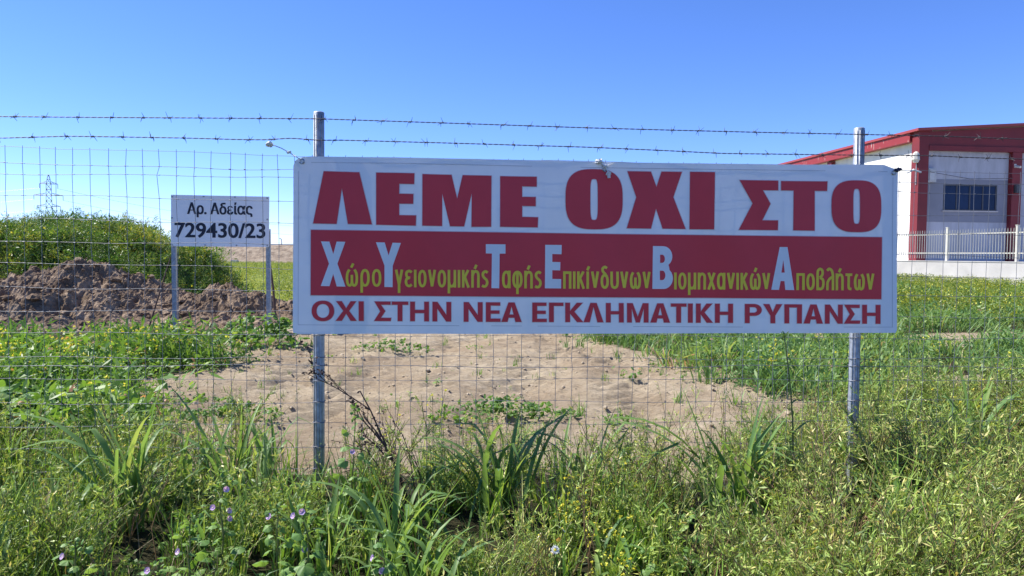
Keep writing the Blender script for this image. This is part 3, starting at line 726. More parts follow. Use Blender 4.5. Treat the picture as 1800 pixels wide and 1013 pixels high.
# cloth: grid between measured edges, corners pulled in at the grommets
tx = [(515, 292), (518, 283), (524, 278.5), (532, 275.8), (545, 275), (700, 277.3), (880, 280.5), (1064, 284.8), (1250, 287.8), (1400, 289.6), (1553, 289.8), (1563, 293.5), (1574, 297.5), (1578.5, 302)]
bx_ = [(514.5, 580), (515, 585), (523, 587), (533, 587.3), (545, 587.3), (700, 587), (880, 587), (1064, 586.7), (1250, 586.3), (1400, 585.8), (1553, 585.3), (1563, 585.2), (1573, 585), (1575.5, 581)]
def dens(pts, n):
    P = np.array(pts, float); c = np.concatenate([[0], np.cumsum(np.abs(np.diff(P[:, 0])) + .5)]); c /= c[-1]
    u = np.linspace(0, 1, n); u = np.unique(np.concatenate([u, c])); return np.interp(u, c, P[:, 0]), np.interp(u, c, P[:, 1]), u
cT = np.array(tx); cB = np.array(bx_); ku = np.linspace(0, 1, len(tx))
uu = np.unique(np.concatenate([np.linspace(ku[4], ku[-4], 90), ku]))
tX = np.interp(uu, ku, cT[:, 0]); tY = np.interp(uu, ku, cT[:, 1]); bX = np.interp(uu, ku, cB[:, 0]); bY = np.interp(uu, ku, cB[:, 1])
nv = 26; V = []
for j in range(nv + 1):
    f = j / nv; pinch = 1.6 * math.sin(f * math.pi)
    for i in range(len(uu)):
        x = tX[i] * (1 - f) + bX[i] * f; y = tY[i] * (1 - f) + bY[i] * f
        V.append(bann(x, y))
k = len(uu); Q = [(j * k + i, j * k + i + 1, (j + 1) * k + i + 1, (j + 1) * k + i) for j in range(nv) for i in range(k - 1)]
g = Geo(); g.add(np.array(V), Q); par(g.build('cloth', [M['cloth']], None, True), banner)

def densify(P, step=9.0, closed=True):
    out = []; n = len(P)
    for i in range(n if closed else n - 1):
        a = np.array(P[i], float); c = np.array(P[(i + 1) % n], float); k = max(1, int(np.linalg.norm(c - a) / step))
        for q in range(k): out.append(a + (c - a) * q / k)
    return out
_tie = []
class Print:
    """flat print on the cloth: polygons with holes given in photo pixels, cut along the cloth so that they follow its slack"""
    def __init__(s, off): s.V = []; s.F = []; s.off = off; s.k = 0
    def poly(s, rings):
        loops = [[Vector((p[0], p[1], 0)) for p in rg] for rg in rings]
        tri = geometry.tessellate_polygon(loops); flat = [p for l in loops for p in l]
        bm = bmesh.new(); vs = [bm.verts.new(p) for p in flat]
        for t in tri:
            try: bm.faces.new([vs[i] for i in t])
            except ValueError: pass
        xs = [p.x for p in flat]; x = math.floor(min(xs) / 14) * 14 + 14
        while x < max(xs):
            bmesh.ops.bisect_plane(bm, geom=bm.verts[:] + bm.edges[:] + bm.faces[:], plane_co=(x, 0, 0), plane_no=(1, 0, 0)); x += 14
        bm.verts.index_update(); n = len(s.V); o = s.off
        for v in bm.verts: s.V.append(bann(v.co.x, v.co.y, o))
        for f in bm.faces: s.F.append(tuple(n + v.index for v in f.verts))
        bm.free(); s.k += 1
    def ribbon(s, pts, w, closed=False):
        P = np.array(pts, float); n = len(P); o = s.off + .00012 * (s.k % 7)
        if closed: T = np.roll(P, -1, 0) - np.roll(P, 1, 0)
        else: T = np.gradient(P, axis=0)
        T /= np.linalg.norm(T, axis=1)[:, None] + 1e-9; Nn = np.stack([-T[:, 1], T[:, 0]], 1)
        w = np.full(n, w)
        if not closed or True:
            for i in range(n):
                if (0 < i < n - 1) or closed:
                    e = P[(i + 1) % n] - P[i]; e /= np.linalg.norm(e) + 1e-9; c = abs(np.dot(np.array([-e[1], e[0]]), Nn[i])); w[i] = w[i] / max(c, .6)
        A = P + Nn * w[:, None] / 2; Bq = P - Nn * w[:, None] / 2; b0 = len(s.V)
        for a, c in zip(A, Bq): s.V.append(bann(a[0], a[1], o)); s.V.append(bann(c[0], c[1], o))
        for i in range(n if closed else n - 1):
            j = (i + 1) % n; s.F.append((b0 + 2 * i, b0 + 2 * i + 1, b0 + 2 * j + 1, b0 + 2 * j))
        s.k += 1
    def build(s, name, mat): return par(poly_obj(name, s.V, s.F, mat), banner)
def Z(ox, oy, sc): return lambda pts: [(ox + x / sc, oy + y / sc) for x, y in pts]
def sell(x0, x1, y0, y1, n=2.6, k=48, sh=.0):
    cx, cy, rx, ry = (x0 + x1) / 2, (y0 + y1) / 2, (x1 - x0) / 2, (y1 - y0) / 2
    th = np.linspace(0, 2 * math.pi, k, endpoint=False); c, s = np.cos(th), np.sin(th)
    X = cx + rx * np.sign(c) * np.abs(c) ** (2 / n); Yv = cy + ry * np.sign(s) * np.abs(s) ** (2 / n) + (X - cx) * sh
    return list(zip(X, Yv))
zF = Z(500, 260, 5.96); zA = Z(500, 250, 2.8946); zB = Z(1040, 250, 2.8946)
big = [
    [zF([(412, 246), (785, 258), (918, 803), (667, 798), (603, 425), (547, 797), (298, 792)])],
    [zF([(963, 262), (1363, 270), (1360, 381), (1205, 379), (1203, 483), (1352, 486), (1350, 588), (1203, 586), (1203, 707), (1380, 710), (1377, 816), (963, 806)])],
    [zA([(703, 164), (850, 167), (879, 288), (907, 169), (1053, 172), (1051, 431), (952, 431), (953, 260), (914, 429), (843, 428), (803, 262), (802, 427), (702, 425)])],
    [zA([(1098, 174), (1283, 177), (1283, 227), (1209, 225), (1209, 279), (1278, 280), (1278, 326), (1209, 325), (1209, 381), (1290, 383), (1288, 434), (1097, 431)])],
    [sell(994, 1094.8, 297.6, 403.2, 2.9, 56, .006), sell(1037.8, 1051.3, 314.7, 387, 4.0, 32)],
    [zB([(183, 148), (303, 150), (331, 228), (357, 150), (459, 152), (416, 280), (478, 442), (361, 440), (328, 338), (302, 440), (180, 438), (228, 280)])],
    [zB([(500, 152), (625, 154), (622, 444), (498, 443)])],
    [zB([(752, 194), (947, 197), (947, 246), (870, 245), (909, 314), (868, 398), (947, 399), (946, 448), (749, 446), (819, 312)])],
    [zB([(962, 199), (1197, 201), (1195, 249), (1133, 248), (1131, 451), (1023, 449), (1026, 247), (962, 246)])],
    [sell(1460.5, 1548.3, 317.7, 408.3, 2.9, 56, .006), sell(1498, 1510, 332.3, 394, 4.0, 32)],
]
def grow(ring, d):                                  # offset a ring outwards by d pixels (thin pale outline of the print)
    P = np.array(ring, float); n = len(P); e = np.roll(P, -1, 0) - P; e /= np.linalg.norm(e, axis=1)[:, None] + 1e-9
    nr = np.stack([e[:, 1], -e[:, 0]], 1); area = np.sum(P[:, 0] * np.roll(P[:, 1], -1) - np.roll(P[:, 0], -1) * P[:, 1])
    if area < 0: nr = -nr
    m_ = nr + np.roll(nr, 1, 0); l = np.linalg.norm(m_, axis=1)[:, None] + 1e-9; m_ = m_ / l
    c = np.clip(np.sum(m_ * nr, axis=1), .45, 1)[:, None]; return [tuple(x) for x in P + m_ * d / c]
for i0, i1 in ((0, 4), (4, 7), (7, 10)):
    p0 = Print(.0016); p1 = Print(.0030)
    for rg in big[i0:i1]: p0.poly([grow(rg[0], 1.1)] + [grow(h, -1.1) for h in rg[1:]]); p1.poly(rg)
    p1.build('headline_word', M['redink']); p0.build('word_outline', M['pinkedge'])
p0 = Print(.0016)
band = [(546.2, 404.3), (800, 407.8), (1050, 411.4), (1300, 414.4), (1549.4, 417.4), (1548.2, 526), (1300, 524.2), (1050, 522.6), (800, 520.8), (546.2, 519)]
p0.poly([grow(band, 1.3)])
pb_ = Print(.0030); pb_.poly([band]); pb_.build('red_band', M['redink']); p0.build('band_outline', M['pinkedge'])
z1 = Z(540, 400, 5.294); z2 = Z(860, 400, 5.294); z3 = Z(1180, 400, 4.737)
def arcp(cx, cy, rx, ry, a0, a1, n=10): return [(cx + rx * math.cos(R(a)), cy + ry * math.sin(R(a))) for a in np.linspace(a0, a1, n)]
def initial(rings):
    p = Print(.0046); p.poly(rings); p.build('initial_letter', M['whiteink'])
initial([z1([(128, 130), (207, 132), (243, 248), (275, 132), (357, 134), (282, 337), (357, 551), (275, 549), (242, 432), (208, 547), (126, 545), (203, 337)])])
initial([z1([(641, 138), (722, 140), (758, 260), (795, 142), (872, 145), (796, 358), (795, 556), (719, 554), (720, 356)])])
initial([z2([(-32, 156), (150, 158), (150, 244), (96, 244), (92, 566), (20, 564), (24, 243), (-32, 242)])])
initial([z2([(520, 162), (674, 164), (672, 250), (586, 248), (586, 321), (661, 323), (660, 400), (586, 398), (586, 479), (669, 481), (668, 568), (517, 566)])])
initial([z2([(1522, 173), (1618, 175)] + arcp(1618, 270, 84, 95, -85, 55, 12) + [(1672, 368)] + arcp(1620, 473, 87, 100, -50, 86, 14) + [(1517, 572)]),
         z2([(1588, 254), (1606, 254)] + arcp(1608, 292, 25, 38, -85, 85, 8) + [(1588, 330)]),
         z2([(1586, 402), (1606, 402)] + arcp(1610, 446, 27, 44, -85, 85, 8) + [(1586, 490)])])
initial([z3([(900, 163), (963, 164), (1018, 521), (946, 520), (939, 447), (908, 446), (894, 520), (831, 519)]), z3([(929, 272), (941, 376), (914, 376)])])
# lower-case words: skeleton strokes of one width (x-height 10 units)
def E(cx, cy, rx, ry, a0, a1, n=12): return [(cx + rx * math.cos(R(a)), cy + ry * math.sin(R(a))) for a in np.linspace(a0, a1, n)]
def Oring(x0, x1, y0=.75, y1=9.25): return ('c', [(x, y) for x, y in sell(x0, x1, y0, y1, 2.3, 28)])
def bez(*P):                                        # smooth curve through points
    P = np.array(P, float); t = np.arange(len(P)); tt = np.linspace(0, len(P) - 1, (len(P) - 1) * 6 + 1); out = []
    for x in tt:
        i = min(int(x), len(P) - 2); f = x - i; p0_, p1_, p2_, p3_ = P[max(i - 1, 0)], P[i], P[i + 1], P[min(i + 2, len(P) - 1)]
        out.append(tuple(.5 * ((2 * p1_) + (-p0_ + p2_) * f + (2 * p0_ - 5 * p1_ + 4 * p2_ - p3_) * f ** 2 + (-p0_ + 3 * p1_ - 3 * p2_ + p3_) * f ** 3)))
    return ('o', out)
def ln(*P): return ('o', list(P))
OM = [bez((1.9, 9.6), (1.0, 7.6), (.72, 4.6), (1.1, 1.6), (2.0, .72), (2.8, 1.4), (3.1, 3.0)), bez((4.3, 9.6), (5.2, 7.6), (5.48, 4.6), (5.1, 1.6), (4.2, .72), (3.4, 1.4), (3.1, 3.0)), ln((3.1, 2.6), (3.1, 6.6))]
def acc(x): return ln((x, 10.7), (x + 1.0, 13.0))
ETA = [ln((.72, 10), (.72, 0)), bez((.72, 6.6), (1.4, 8.6), (2.6, 9.28), (3.6, 8.6), (3.95, 7.0), (3.95, 5)), ln((3.95, 5.4), (3.95, 0))]
IO = [ln((.72, 10), (.72, 0))]
G = {
    'ω': (6.2, OM), 'ώ': (6.2, OM + [acc(2.8)]), 'ο': (4.7, [Oring(.72, 3.98)]),
    'ρ': (4.7, [Oring(.72, 3.98), ln((.72, 5), (.72, -3.3))]),
    'γ': (4.4, [ln((.6, 10), (2.2, 1.6)), ln((3.8, 10), (2.2, 1.6)), ln((2.2, 2.4), (2.2, -3.3))]),
    'ε': (4.3, [bez((3.9, 8.5), (2.7, 9.28), (1.3, 8.7), (.95, 7.2), (1.6, 5.7), (3.1, 5.35)), bez((2.6, 5.35), (1.2, 4.8), (.75, 3.0), (1.3, 1.3), (2.6, .72), (4.0, 1.5))]),
    'ι': (1.45, IO), 'ί': (1.75, IO + [acc(.5)]), 'ν': (4.4, [ln((.65, 10), (2.2, .6)), ln((3.75, 10), (2.2, .6))]),
    'μ': (4.7, [ln((.72, 10), (.72, -3.3)), bez((.72, 3.2), (1.2, 1.3), (2.2, .72), (3.3, 1.4), (3.98, 3.2)), ln((3.98, 10), (3.98, 0))]),
    'κ': (4.3, [ln((.72, 10), (.72, 0)), ln((.9, 4.6), (3.5, 10)), ln((1.7, 5.8), (3.7, 0))]),
    'η': (4.7, ETA), 'ή': (4.7, ETA + [acc(1.9)]),
    'ς': (4.0, [bez((3.5, 8.6), (2.3, 9.28), (1.1, 8.5), (.9, 7.0), (1.7, 5.6), (2.9, 4.4), (3.25, 2.6), (2.5, 1.0), (1.4, .72), (.4, 1.3))]),
    'α': (4.7, [Oring(.72, 3.9), ln((3.98, 10), (3.98, 0))]),
    'φ': (5.6, [Oring(.72, 4.88), ln((2.8, 9.9), (2.8, -3.3))]),
    'π': (4.6, [ln((.72, 9.9), (.72, 0)), ln((3.9, 9.9), (3.9, 0)), ln((.1, 9.28), (4.5, 9.28))]),
    'δ': (4.6, [Oring(.72, 3.9, .75, 7.9), bez((3.6, 12.0), (2.4, 12.7), (1.2, 11.7), (1.4, 10.0), (2.6, 8.6), (3.5, 7.0))]),
    'υ': (4.7, [bez((.72, 10), (.72, 6), (.72, 3.2), (1.2, 1.3), (2.35, .72), (3.5, 1.3), (3.98, 3.2), (3.98, 6), (3.98, 10))]),
    'χ': (4.4, [ln((.6, 10), (3.8, 0)), ln((3.8, 10), (.6, 0))]),
    'β': (4.7, [bez((.72, 0), (.72, 4), (.72, 9), (1.0, 11.6), (2.2, 12.6), (3.4, 11.6), (3.4, 9.2), (2.0, 7.4)), bez((2.0, 7.4), (3.6, 6.4), (3.98, 4), (3.5, 1.5), (2.3, .72), (.9, 1.2))]),
    'λ': (4.6, [bez((.6, 11.6), (1.6, 12.6), (3.0, 12.0), (3.8, 9.6), (3.9, 6), (3.9, 0)), bez((3.8, 8.0), (1.9, 6.6), (.9, 4.6), (.75, 2.4), (.75, 0))]),
    'τ': (4.0, [ln((.1, 9.28), (3.9, 9.28)), bez((1.9, 9.28), (1.9, 5), (1.9, 2.4), (2.3, 1.0), (3.5, .8))]),
}
def word(txt, x0, x1, ytop, ybase, dsl, sw=4.5):
    py_ = Print(.0046)
    tot = sum(G[c][0] for c in txt) + .85 * (len(txt) - 1); k = (x1 - x0) / tot; u = (ybase - ytop) / 10; x = 0
    for c in txt:
        wd, strokes = G[c]
        for typ, P in strokes:
            Q_ = [(x0 + (x + p) * k, ybase - q * u + (x + p) * k * dsl) for p, q in P]
            if typ == 'o' and len(Q_) == 2:
                Q_ = [tuple(np.array(Q_[0]) * (1 - f) + np.array(Q_[1]) * f) for f in np.linspace(0, 1, 4)]
            py_.ribbon(Q_, sw, typ == 'c')
        x += wd + .85
    py_.build('small_word', M['yelink'])
for t, a0, a1, yt, yb, zz in (('ώρο', 357, 693, 385, 551, z1), ('γειονομικής', 818, 1687, 393, 556, z1), ('αφής', 117, 488, 402, 565, z2), ('πικίνδυνων', 687, 1500, 409, 569, z2), ('ιομηχανικών', 22, 822, 376, 516, z3), ('ποβλήτων', 1035, 1684, 381, 521, z3)):
    (xa, ya), (xb, yb_) = zz([(a0, yt), (a1, yb)])
    word(t, xa, xb, ya, yb_, .0055)
# bottom line of capitals
def caps(c, v, h):
    d = v * 1.28; hx = .5
    if c == 'Ι': return [[(0, 0), (1, 0), (1, 1), (0, 1)]]
    if c == 'Τ': return [[(0, 0), (1, 0), (1, h), (.5 + v / 2, h), (.5 + v / 2, 1), (.5 - v / 2, 1), (.5 - v / 2, h), (0, h)]]
    if c == 'Η': a, b_ = .5 - h / 2, .5 + h / 2; return [[(0, 0), (v, 0), (v, a), (1 - v, a), (1 - v, 0), (1, 0), (1, 1), (1 - v, 1), (1 - v, b_), (v, b_), (v, 1), (0, 1)]]
    if c == 'Ε': a, b_ = .5 - h / 2, .5 + h / 2; return [[(0, 0), (.98, 0), (.98, h), (v, h), (v, a), (.93, a), (.93, b_), (v, b_), (v, 1 - h), (1, 1 - h), (1, 1), (0, 1)]]
    if c == 'Γ': return [[(0, 0), (1, 0), (1, h), (v, h), (v, 1), (0, 1)]]
    if c == 'Π': return [[(0, 0), (1, 0), (1, 1), (1 - v, 1), (1 - v, h), (v, h), (v, 1), (0, 1)]]
    if c == 'Χ': return [[(.02, 0), (d, 0), (.5, .36), (1 - d, 0), (.98, 0), (.5 + d * .48, .49), (1, 1), (1 - d, 1), (.5, .63), (d, 1), (0, 1), (.5 - d * .48, .49)]]
    if c == 'Υ': return [[(0, 0), (d, 0), (.5, .42), (1 - d, 0), (1, 0), (.5 + v / 2, .60), (.5 + v / 2, 1), (.5 - v / 2, 1), (.5 - v / 2, .60)]]
    if c == 'Λ': return [[(.5 - d * .5, 0), (.5 + d * .5, 0), (1, 1), (1 - d, 1), (.5, .20), (d, 1), (0, 1)]]
    if c == 'Α':
        t = .62; e = .62 + h; q = lambda y: d + (.5 - d) * (1 - y) / .80
        return [[(.5 - d * .5, 0), (.5 + d * .5, 0), (1, 1), (1 - d, 1), (1 - q(e), e), (q(e), e), (d, 1), (0, 1)], [(.5, .20), (1 - q(t), t), (q(t), t)]]
    if c == 'Ν': return [[(0, 0), (v * 1.05, 0), (1 - v, .66), (1 - v, 0), (1, 0), (1, 1), (1 - v * 1.05, 1), (v, .34), (v, 1), (0, 1)]]
    if c == 'Μ': return [[(0, 0), (v * 1.2, 0), (.5, .70), (1 - v * 1.2, 0), (1, 0), (1, 1), (1 - v, 1), (1 - v, .28), (.5 + v * .42, 1), (.5 - v * .42, 1), (v, .28), (v, 1), (0, 1)]]
    if c == 'Κ': return [[(0, 0), (v, 0), (v, .42), (1 - d * 1.05, 0), (.97, 0), (.50, .46), (1, 1), (1 - d * 1.02, 1), (v, .56), (v, 1), (0, 1)]]
    if c == 'Σ': return [[(.02, 0), (.96, 0), (.96, h), (.40, h), (.66, .49), (.40, 1 - h), (1, 1 - h), (.97, 1), (0, 1), (.36, .50)]]
    if c == 'Ο': return [sell(0, 1, -.02, 1.02, 2.2, 44), sell(v, 1 - v, h - .02, 1 - h + .02, 2.1, 36)]
    if c == 'Ρ':
        o_ = [(0, 0), (.55, 0)] + [(.55 + .45 * math.cos(R(a)), .31 + .31 * math.sin(R(a))) for a in np.linspace(-82, 82, 14)] + [(.55, .62), (v, .62), (v, 1), (0, 1)]
        i_ = [(v, h), (.53, h)] + [(.53 + (.47 - v) * math.cos(R(a)), .31 + (.31 - h) * math.sin(R(a))) for a in np.linspace(-80, 80, 10)] + [(.53, .62 - h), (v, .62 - h)]
        return [o_, i_]
x1f = lambda v: 540 + v / 5.294; x2f = lambda v: 860 + v / 5.294; x3f = lambda v: 1180 + v / 4.737
line = [(c, x1f(a), x1f(b_)) for c, a, b_ in (('Ο', 43, 250), ('Χ', 265, 460), ('Ι', 479, 526), ('Σ', 622, 782), ('Τ', 787, 940), ('Η', 958, 1133), ('Ν', 1166, 1340), ('Ν', 1457, 1632))]
line += [('Ε', x1f(1663), x2f(104))] + [(c, x2f(a), x2f(b_)) for c, a, b_ in (('Α', 113, 300), ('Ε', 400, 534), ('Γ', 556, 690), ('Κ', 708, 875), ('Λ', 878, 1062), ('Η', 1085, 1250), ('Μ', 1282, 1482), ('Α', 1500, 1682))]
line += [('Τ', x2f(1690), x3f(127))] + [(c, x3f(a), x3f(b_)) for c, a, b_ in (('Ι', 140, 180), ('Κ', 208, 350), ('Η', 368, 516), ('Ρ', 613, 752), ('Υ', 765, 922), ('Π', 940, 1083), ('Α', 1098, 1256), ('Ν', 1273, 1423), ('Σ', 1434, 1572), ('Η', 1588, 1738))]
pc = None
for li, (c, a, b_) in enumerate(line):
    if li in (0, 3, 7, 10, 20):
        if pc: pc.build('footline_word', M['redink']); p0.build('word_outline', M['pinkedge'])
        pc = Print(.0030); p0 = Print(.0016)
    v = 8.3 / (b_ - a); rings = []
    for rg in caps(c, v, .165):
        out = []
        for (x, y) in rg:
            X = a + x * (b_ - a); yt = 529.8 + (X - 610) * .00683; yb = 564.3 + (X - 610) * .0054; out.append((X, yt + y * (yb - yt)))
        rings.append(out)
    pc.poly(rings); p0.poly([grow(rings[0], .9)] + [grow(q, -.7) for q in rings[1:]])
pc.build('footline_word', M['redink']); p0.build('word_outline', M['pinkedge'])
# hem stitching lines
ph = Print(.0012)
ph.ribbon([(547, 285.5), (700, 287.5), (1064, 295), (1250, 298), (1560, 302)], .7)
ph.ribbon([(524, 571.2), (800, 572.5), (1300, 575.2), (1569, 575)], .7)
ph.ribbon([(524.5, 300), (524, 450), (524, 571)], .7); ph.ribbon([(1569.5, 312), (1568.5, 450), (1567.5, 575)], .7)
ph.build('hem_stitching', M['hem'])
# grommets and the cords through them
M['grommet'] = simple('steel_grommet', (.45, .46, .48), .3, .8)
M['cordw'] = simple('white_cord', (.75, .73, .68), .8, 0, .1, 40)
M['cordd'] = simple('dark_cord', (.03, .03, .06), .8)
def grommet(px, py, rr=.0145):
    c = bann(px, py, .004); th = np.linspace(0, 2 * math.pi, 21); g = Geo()
    g.add(*tube([c + f_t * math.cos(t) * rr + np.array([0, 0, math.sin(t) * rr]) for t in th], .0048, 6, False))
    g.add(np.array([c + f_n * .0005 + f_t * math.cos(t) * rr * .9 + np.array([0, 0, math.sin(t) * rr * .9]) for t in (0, .785, 1.571, 2.356, 3.1416, 3.927, 4.712, 5.498)]), [(0, 1, 2, 3), (0, 3, 4, 7), (4, 5, 6, 7)], 1)
    return par(g.build('grommet', [M['grommet'], M['signwhite']]), banner)
grommet(530.5, 283.5); grommet(1063.5, 297); grommet(1570.5, 304, .012)
def knot(g, c, size, r, mat=0):
    for k in range(5):
        a1, b1, _ = basis(rdir(r)); th = np.linspace(0, 5.4, 10); rr = size * r.uniform(.5, 1)
        g.add(*tube([c + a1 * math.cos(t) * rr + b1 * math.sin(t) * rr + rdir(r) * size * .15 for t in th], size * .30, 6), mat)
r = np.random.default_rng(5)
g = Geo(); a = bann(530.5, 283.5, .008); c1 = at_fence(508, 268, .02); c2 = at_fence(474, 254, .02)
g.add(*tube([a, a + np.array([-.01, -.004, .012]), at_fence(520, 275.5, .045), c1, at_fence(495, 261, .02), at_fence(484, 256.5, .02), c2], .0035, 6), 1)
knot(g, c1, .014, r); knot(g, c2, .019, r); g.add(*tube([c2, at_fence(473.5, 248, .01)], .003, 6))
tag(g.build('tie_cord', [M['cordw'], M['cordw']]), 'cord with two white knots at the top left banner corner', 'cord')
g = Geo(); c1 = bann(1053, 284, .012); c2 = bann(1063.5, 293, .012); c3 = bann(1069.5, 306, .012)
knot(g, c1, .020, r); knot(g, c2, .015, r); knot(g, c3, .015, r)
g.add(*tube([c1, bann(1057, 289, .016), c2, bann(1067, 299, .016), c3], .005, 6)); g.add(*tube([c2, bann(1081, 286.5, .014)], [.004, .0015], 6))
g.add(*tube([c3, bann(1070.5, 313.5, .012)], [.012, .010], 8))
tag(g.build('tie_cord', [M['cordw']]), 'white knotted cord hanging at the middle of the banner top', 'cord')
g = Geo(); c1 = bann(1574, 300, .012); c2 = at_fence(1580, 298, .03); c3 = at_fence(1606, 299, .012)
knot(g, c1, .013, r, 1); knot(g, c2, .018, r, 1)
g.add(*tube([c2, at_fence(1593, 300, .02), c3], .0025, 6)); knot(g, c3, .009, r)
g.add(*tube([c3 + np.array([-.045, 0, -.02]), c3, c3 + np.array([.05, 0, -.016])], .006, 6))
tag(g.build('tie_cord', [M['cordw'], M['cordd']]), 'dark knot and white cable tie at the top right banner corner', 'cord')

# ================================================================== plants
def feathery(r, h=.42, ns=5, spread=.5, nb=9, leafL=.027, leafW=.0066, up=.5):
    g = Geo()
    for _ in range(ns):
        az = r.uniform(0, 6.28); ln_ = r.uniform(.1, spread); H_ = h * r.uniform(.65, 1.1); t0 = r.uniform(-.1, .35)
        S = np.linspace(0, 1, 6); P = np.stack([ln_ * H_ * S ** 1.4 + r.normal(0, .006, 6), r.normal(0, .008, 6), H_ * (S - .25 * ln_ * S ** 2)], 1); P = rotz(P, az)
        P[:, 0] += r.normal(0, .02); P[:, 1] += r.normal(0, .02)
        g.add(*tube(P, np.linspace(.0028, .0012, 6), 3, False), 1, .3 + t0)
        for q in range(nb):
            s = r.uniform(.25, 1.0); p = np.array([np.interp(s, S, P[:, i]) for i in range(3)])
            d = rdir(r, up); Lb = r.uniform(.04, .12) * (1.25 - s * .5) * h / .42; e = p + d * Lb
            g.add(*leaflet(p, d, Lb, .0030, r.uniform(0, 3)), 0, .4 + t0)
            for w_ in range(r.integers(5, 9)):
                f = r.uniform(.15, 1); dd = d * .8 + rdir(r, .15); g.add(*leaflet(p + d * Lb * f, dd, leafL * r.uniform(.6, 1.4), leafW * r.uniform(.7, 1.3), r.uniform(0, 3)), 0, np.clip(.35 + t0 + r.normal(0, .26), 0, 1))
    return tpl(g)
def thin_grass(r, h=.35, nb=14, W=.008):
    g = Geo()
    for _ in range(nb):
        g.add(*flatblade(h * r.uniform(.5, 1.15), W * r.uniform(.6, 1.4), r.uniform(0, .35), r.uniform(.1, 1.1), 4, r.uniform(0, 6.28), (r.normal(0, .025), r.normal(0, .025), 0)), 0, np.clip(r.normal(.4, .22), 0, 1))
    return tpl(g)
def broad_grass(r, h=.5, nb=10, W=.026, n=6, spread=.04):
    g = Geo()
    for _ in range(nb):
        kk = (r.uniform(.5, .75), r.uniform(.6, 1.3)) if r.random() < .35 else None
        g.add(*blade(h * r.uniform(.55, 1.2), W * r.uniform(.6, 1.2), r.uniform(.02, .45), r.uniform(.3, 2.0), n, .3, kk, r.uniform(0, 6.28), (r.normal(0, spread), r.normal(0, spread), 0)), 0, np.clip(r.normal(.4, .2), 0, .93) if r.random() > .025 else 1.0)
    return tpl(g)
def leafy_cover(r, h=.18, n=12, S=.035, spread=.10):
    g = Geo()
    for _ in range(n):
        az = r.uniform(0, 6.28); rad = abs(r.normal(0, spread)); hh_ = h * r.uniform(.4, 1.1)
        p0_ = np.array([r.normal(0, .02), r.normal(0, .02), 0]); p1_ = np.array([math.cos(az) * rad, math.sin(az) * rad, hh_])
        g.add(*leaflet(p0_, p1_ - p0_, np.linalg.norm(p1_ - p0_), .005, 0), 1, .4)
        nr = rdir(r, 2.2); g.add(*roundleaf(p1_, rdir(r, -.1) * np.array([1, 1, .4]), nr, S * r.uniform(.6, 1.3), 5, r), 0, np.clip(r.normal(.45, .22), 0, .97))
    return tpl(g)
def yellow_head(g, p, r, S=.012, mat=2, n=9):
    for _ in range(n):
        d = rdir(r, .5); g.add(*leaflet(p + rdir(r) * S * .35, d, S * r.uniform(.7, 1.3), S * .75, r.uniform(0, 3)), mat, r.random())
def flowering(r, h=.45, ns=4, spread=.5, S=.012, heads=2, leaves=8):
    g = Geo()
    for _ in range(ns):
        az = r.uniform(0, 6.28); l_ = r.uniform(.05, spread); H_ = h * r.uniform(.7, 1.15); S_ = np.linspace(0, 1, 6)
        P = rotz(np.stack([l_ * H_ * S_ ** 1.3 + r.normal(0, .006, 6), r.normal(0, .008, 6), H_ * S_], 1), az)
        g.add(*tube(P, np.linspace(.003, .0014, 6), 3, False), 1, .4)
        yellow_head(g, P[-1], r, S)
        for k in range(heads):
            p = P[-2 if k % 2 else -3]; d = rdir(r, 1.2); e = p + d * r.uniform(.04, .10); g.add(*leaflet(p, d, np.linalg.norm(e - p), .003), 1, .4); yellow_head(g, e, r, S * .85)
        for k in range(leaves):
            s = r.uniform(.05, .85); p = np.array([np.interp(s, S_, P[:, i]) for i in range(3)]); g.add(*leaflet(p, rdir(r, .3), r.uniform(.03, .07), r.uniform(.008, .018), r.uniform(0, 3)), 0, r.uniform(.1, .9))
    return tpl(g)
def field_weed(r, h=.4, n=22, yel=.25, thin=1.0):
    g = Geo()
    for _ in range(n):
        z = h * r.uniform(.1, 1.0); p = np.array([r.normal(0, h * .28), r.normal(0, h * .28), z]); g.add(*leaflet(p, rdir(r, .5), h * r.uniform(.2, .4) * thin, h * r.uniform(.05, .11) * thin, r.uniform(0, 3)), 0, np.clip(r.normal(.35, .25), 0, 1))
    for _ in range(int(n * yel)):
        p = np.array([r.normal(0, h * .26), r.normal(0, h * .26), h * r.uniform(.7, 1.1)]); g.add(*leaflet(p, rdir(r), h * .09, h * .08, r.uniform(0, 3)), 2, r.random())
    return tpl(g)

def scatter(n, x0, x1, y0, y1, dens, r):
    x = r.uniform(x0, x1, n); y = r.uniform(y0, y1, n); k = r.random(n) < dens(x, y); x, y = x[k], y[k]
    return np.stack([x, y, gz(x, y) - .01], 1)
def inview(x, y, m=.9):  # keep what the camera or a step to its side could see
    return (np.abs(x) < .74 * y + m)
def stuff(name, mats, label, cat, tpls, P, r, smin, smax, hs=None, tintv=.12, lean=.12):
    g = Geo(); n = len(P); pick = r.integers(0, len(tpls), n)
    for k in range(len(tpls)):
        i = np.where(pick == k)[0]
        if not len(i): continue
        sc = r.uniform(smin, smax, len(i)); s3 = np.stack([sc, sc, sc], 1)
        if hs is not None: s3 = s3 * hs(P[i, 0], P[i, 1])[:, None]
        g.inst(tpls[k], P[i], r.uniform(0, 6.28, len(i)), s3, r.normal(0, tintv, len(i)) + (fbm(P[i, 0] * .7 + 5, P[i, 1] * .7, 3) - .5) * .55, r.normal(0, lean, (len(i), 2)))
    o = g.build(name, mats, smooth=True); tag(o, label, cat, None, 'stuff'); return o

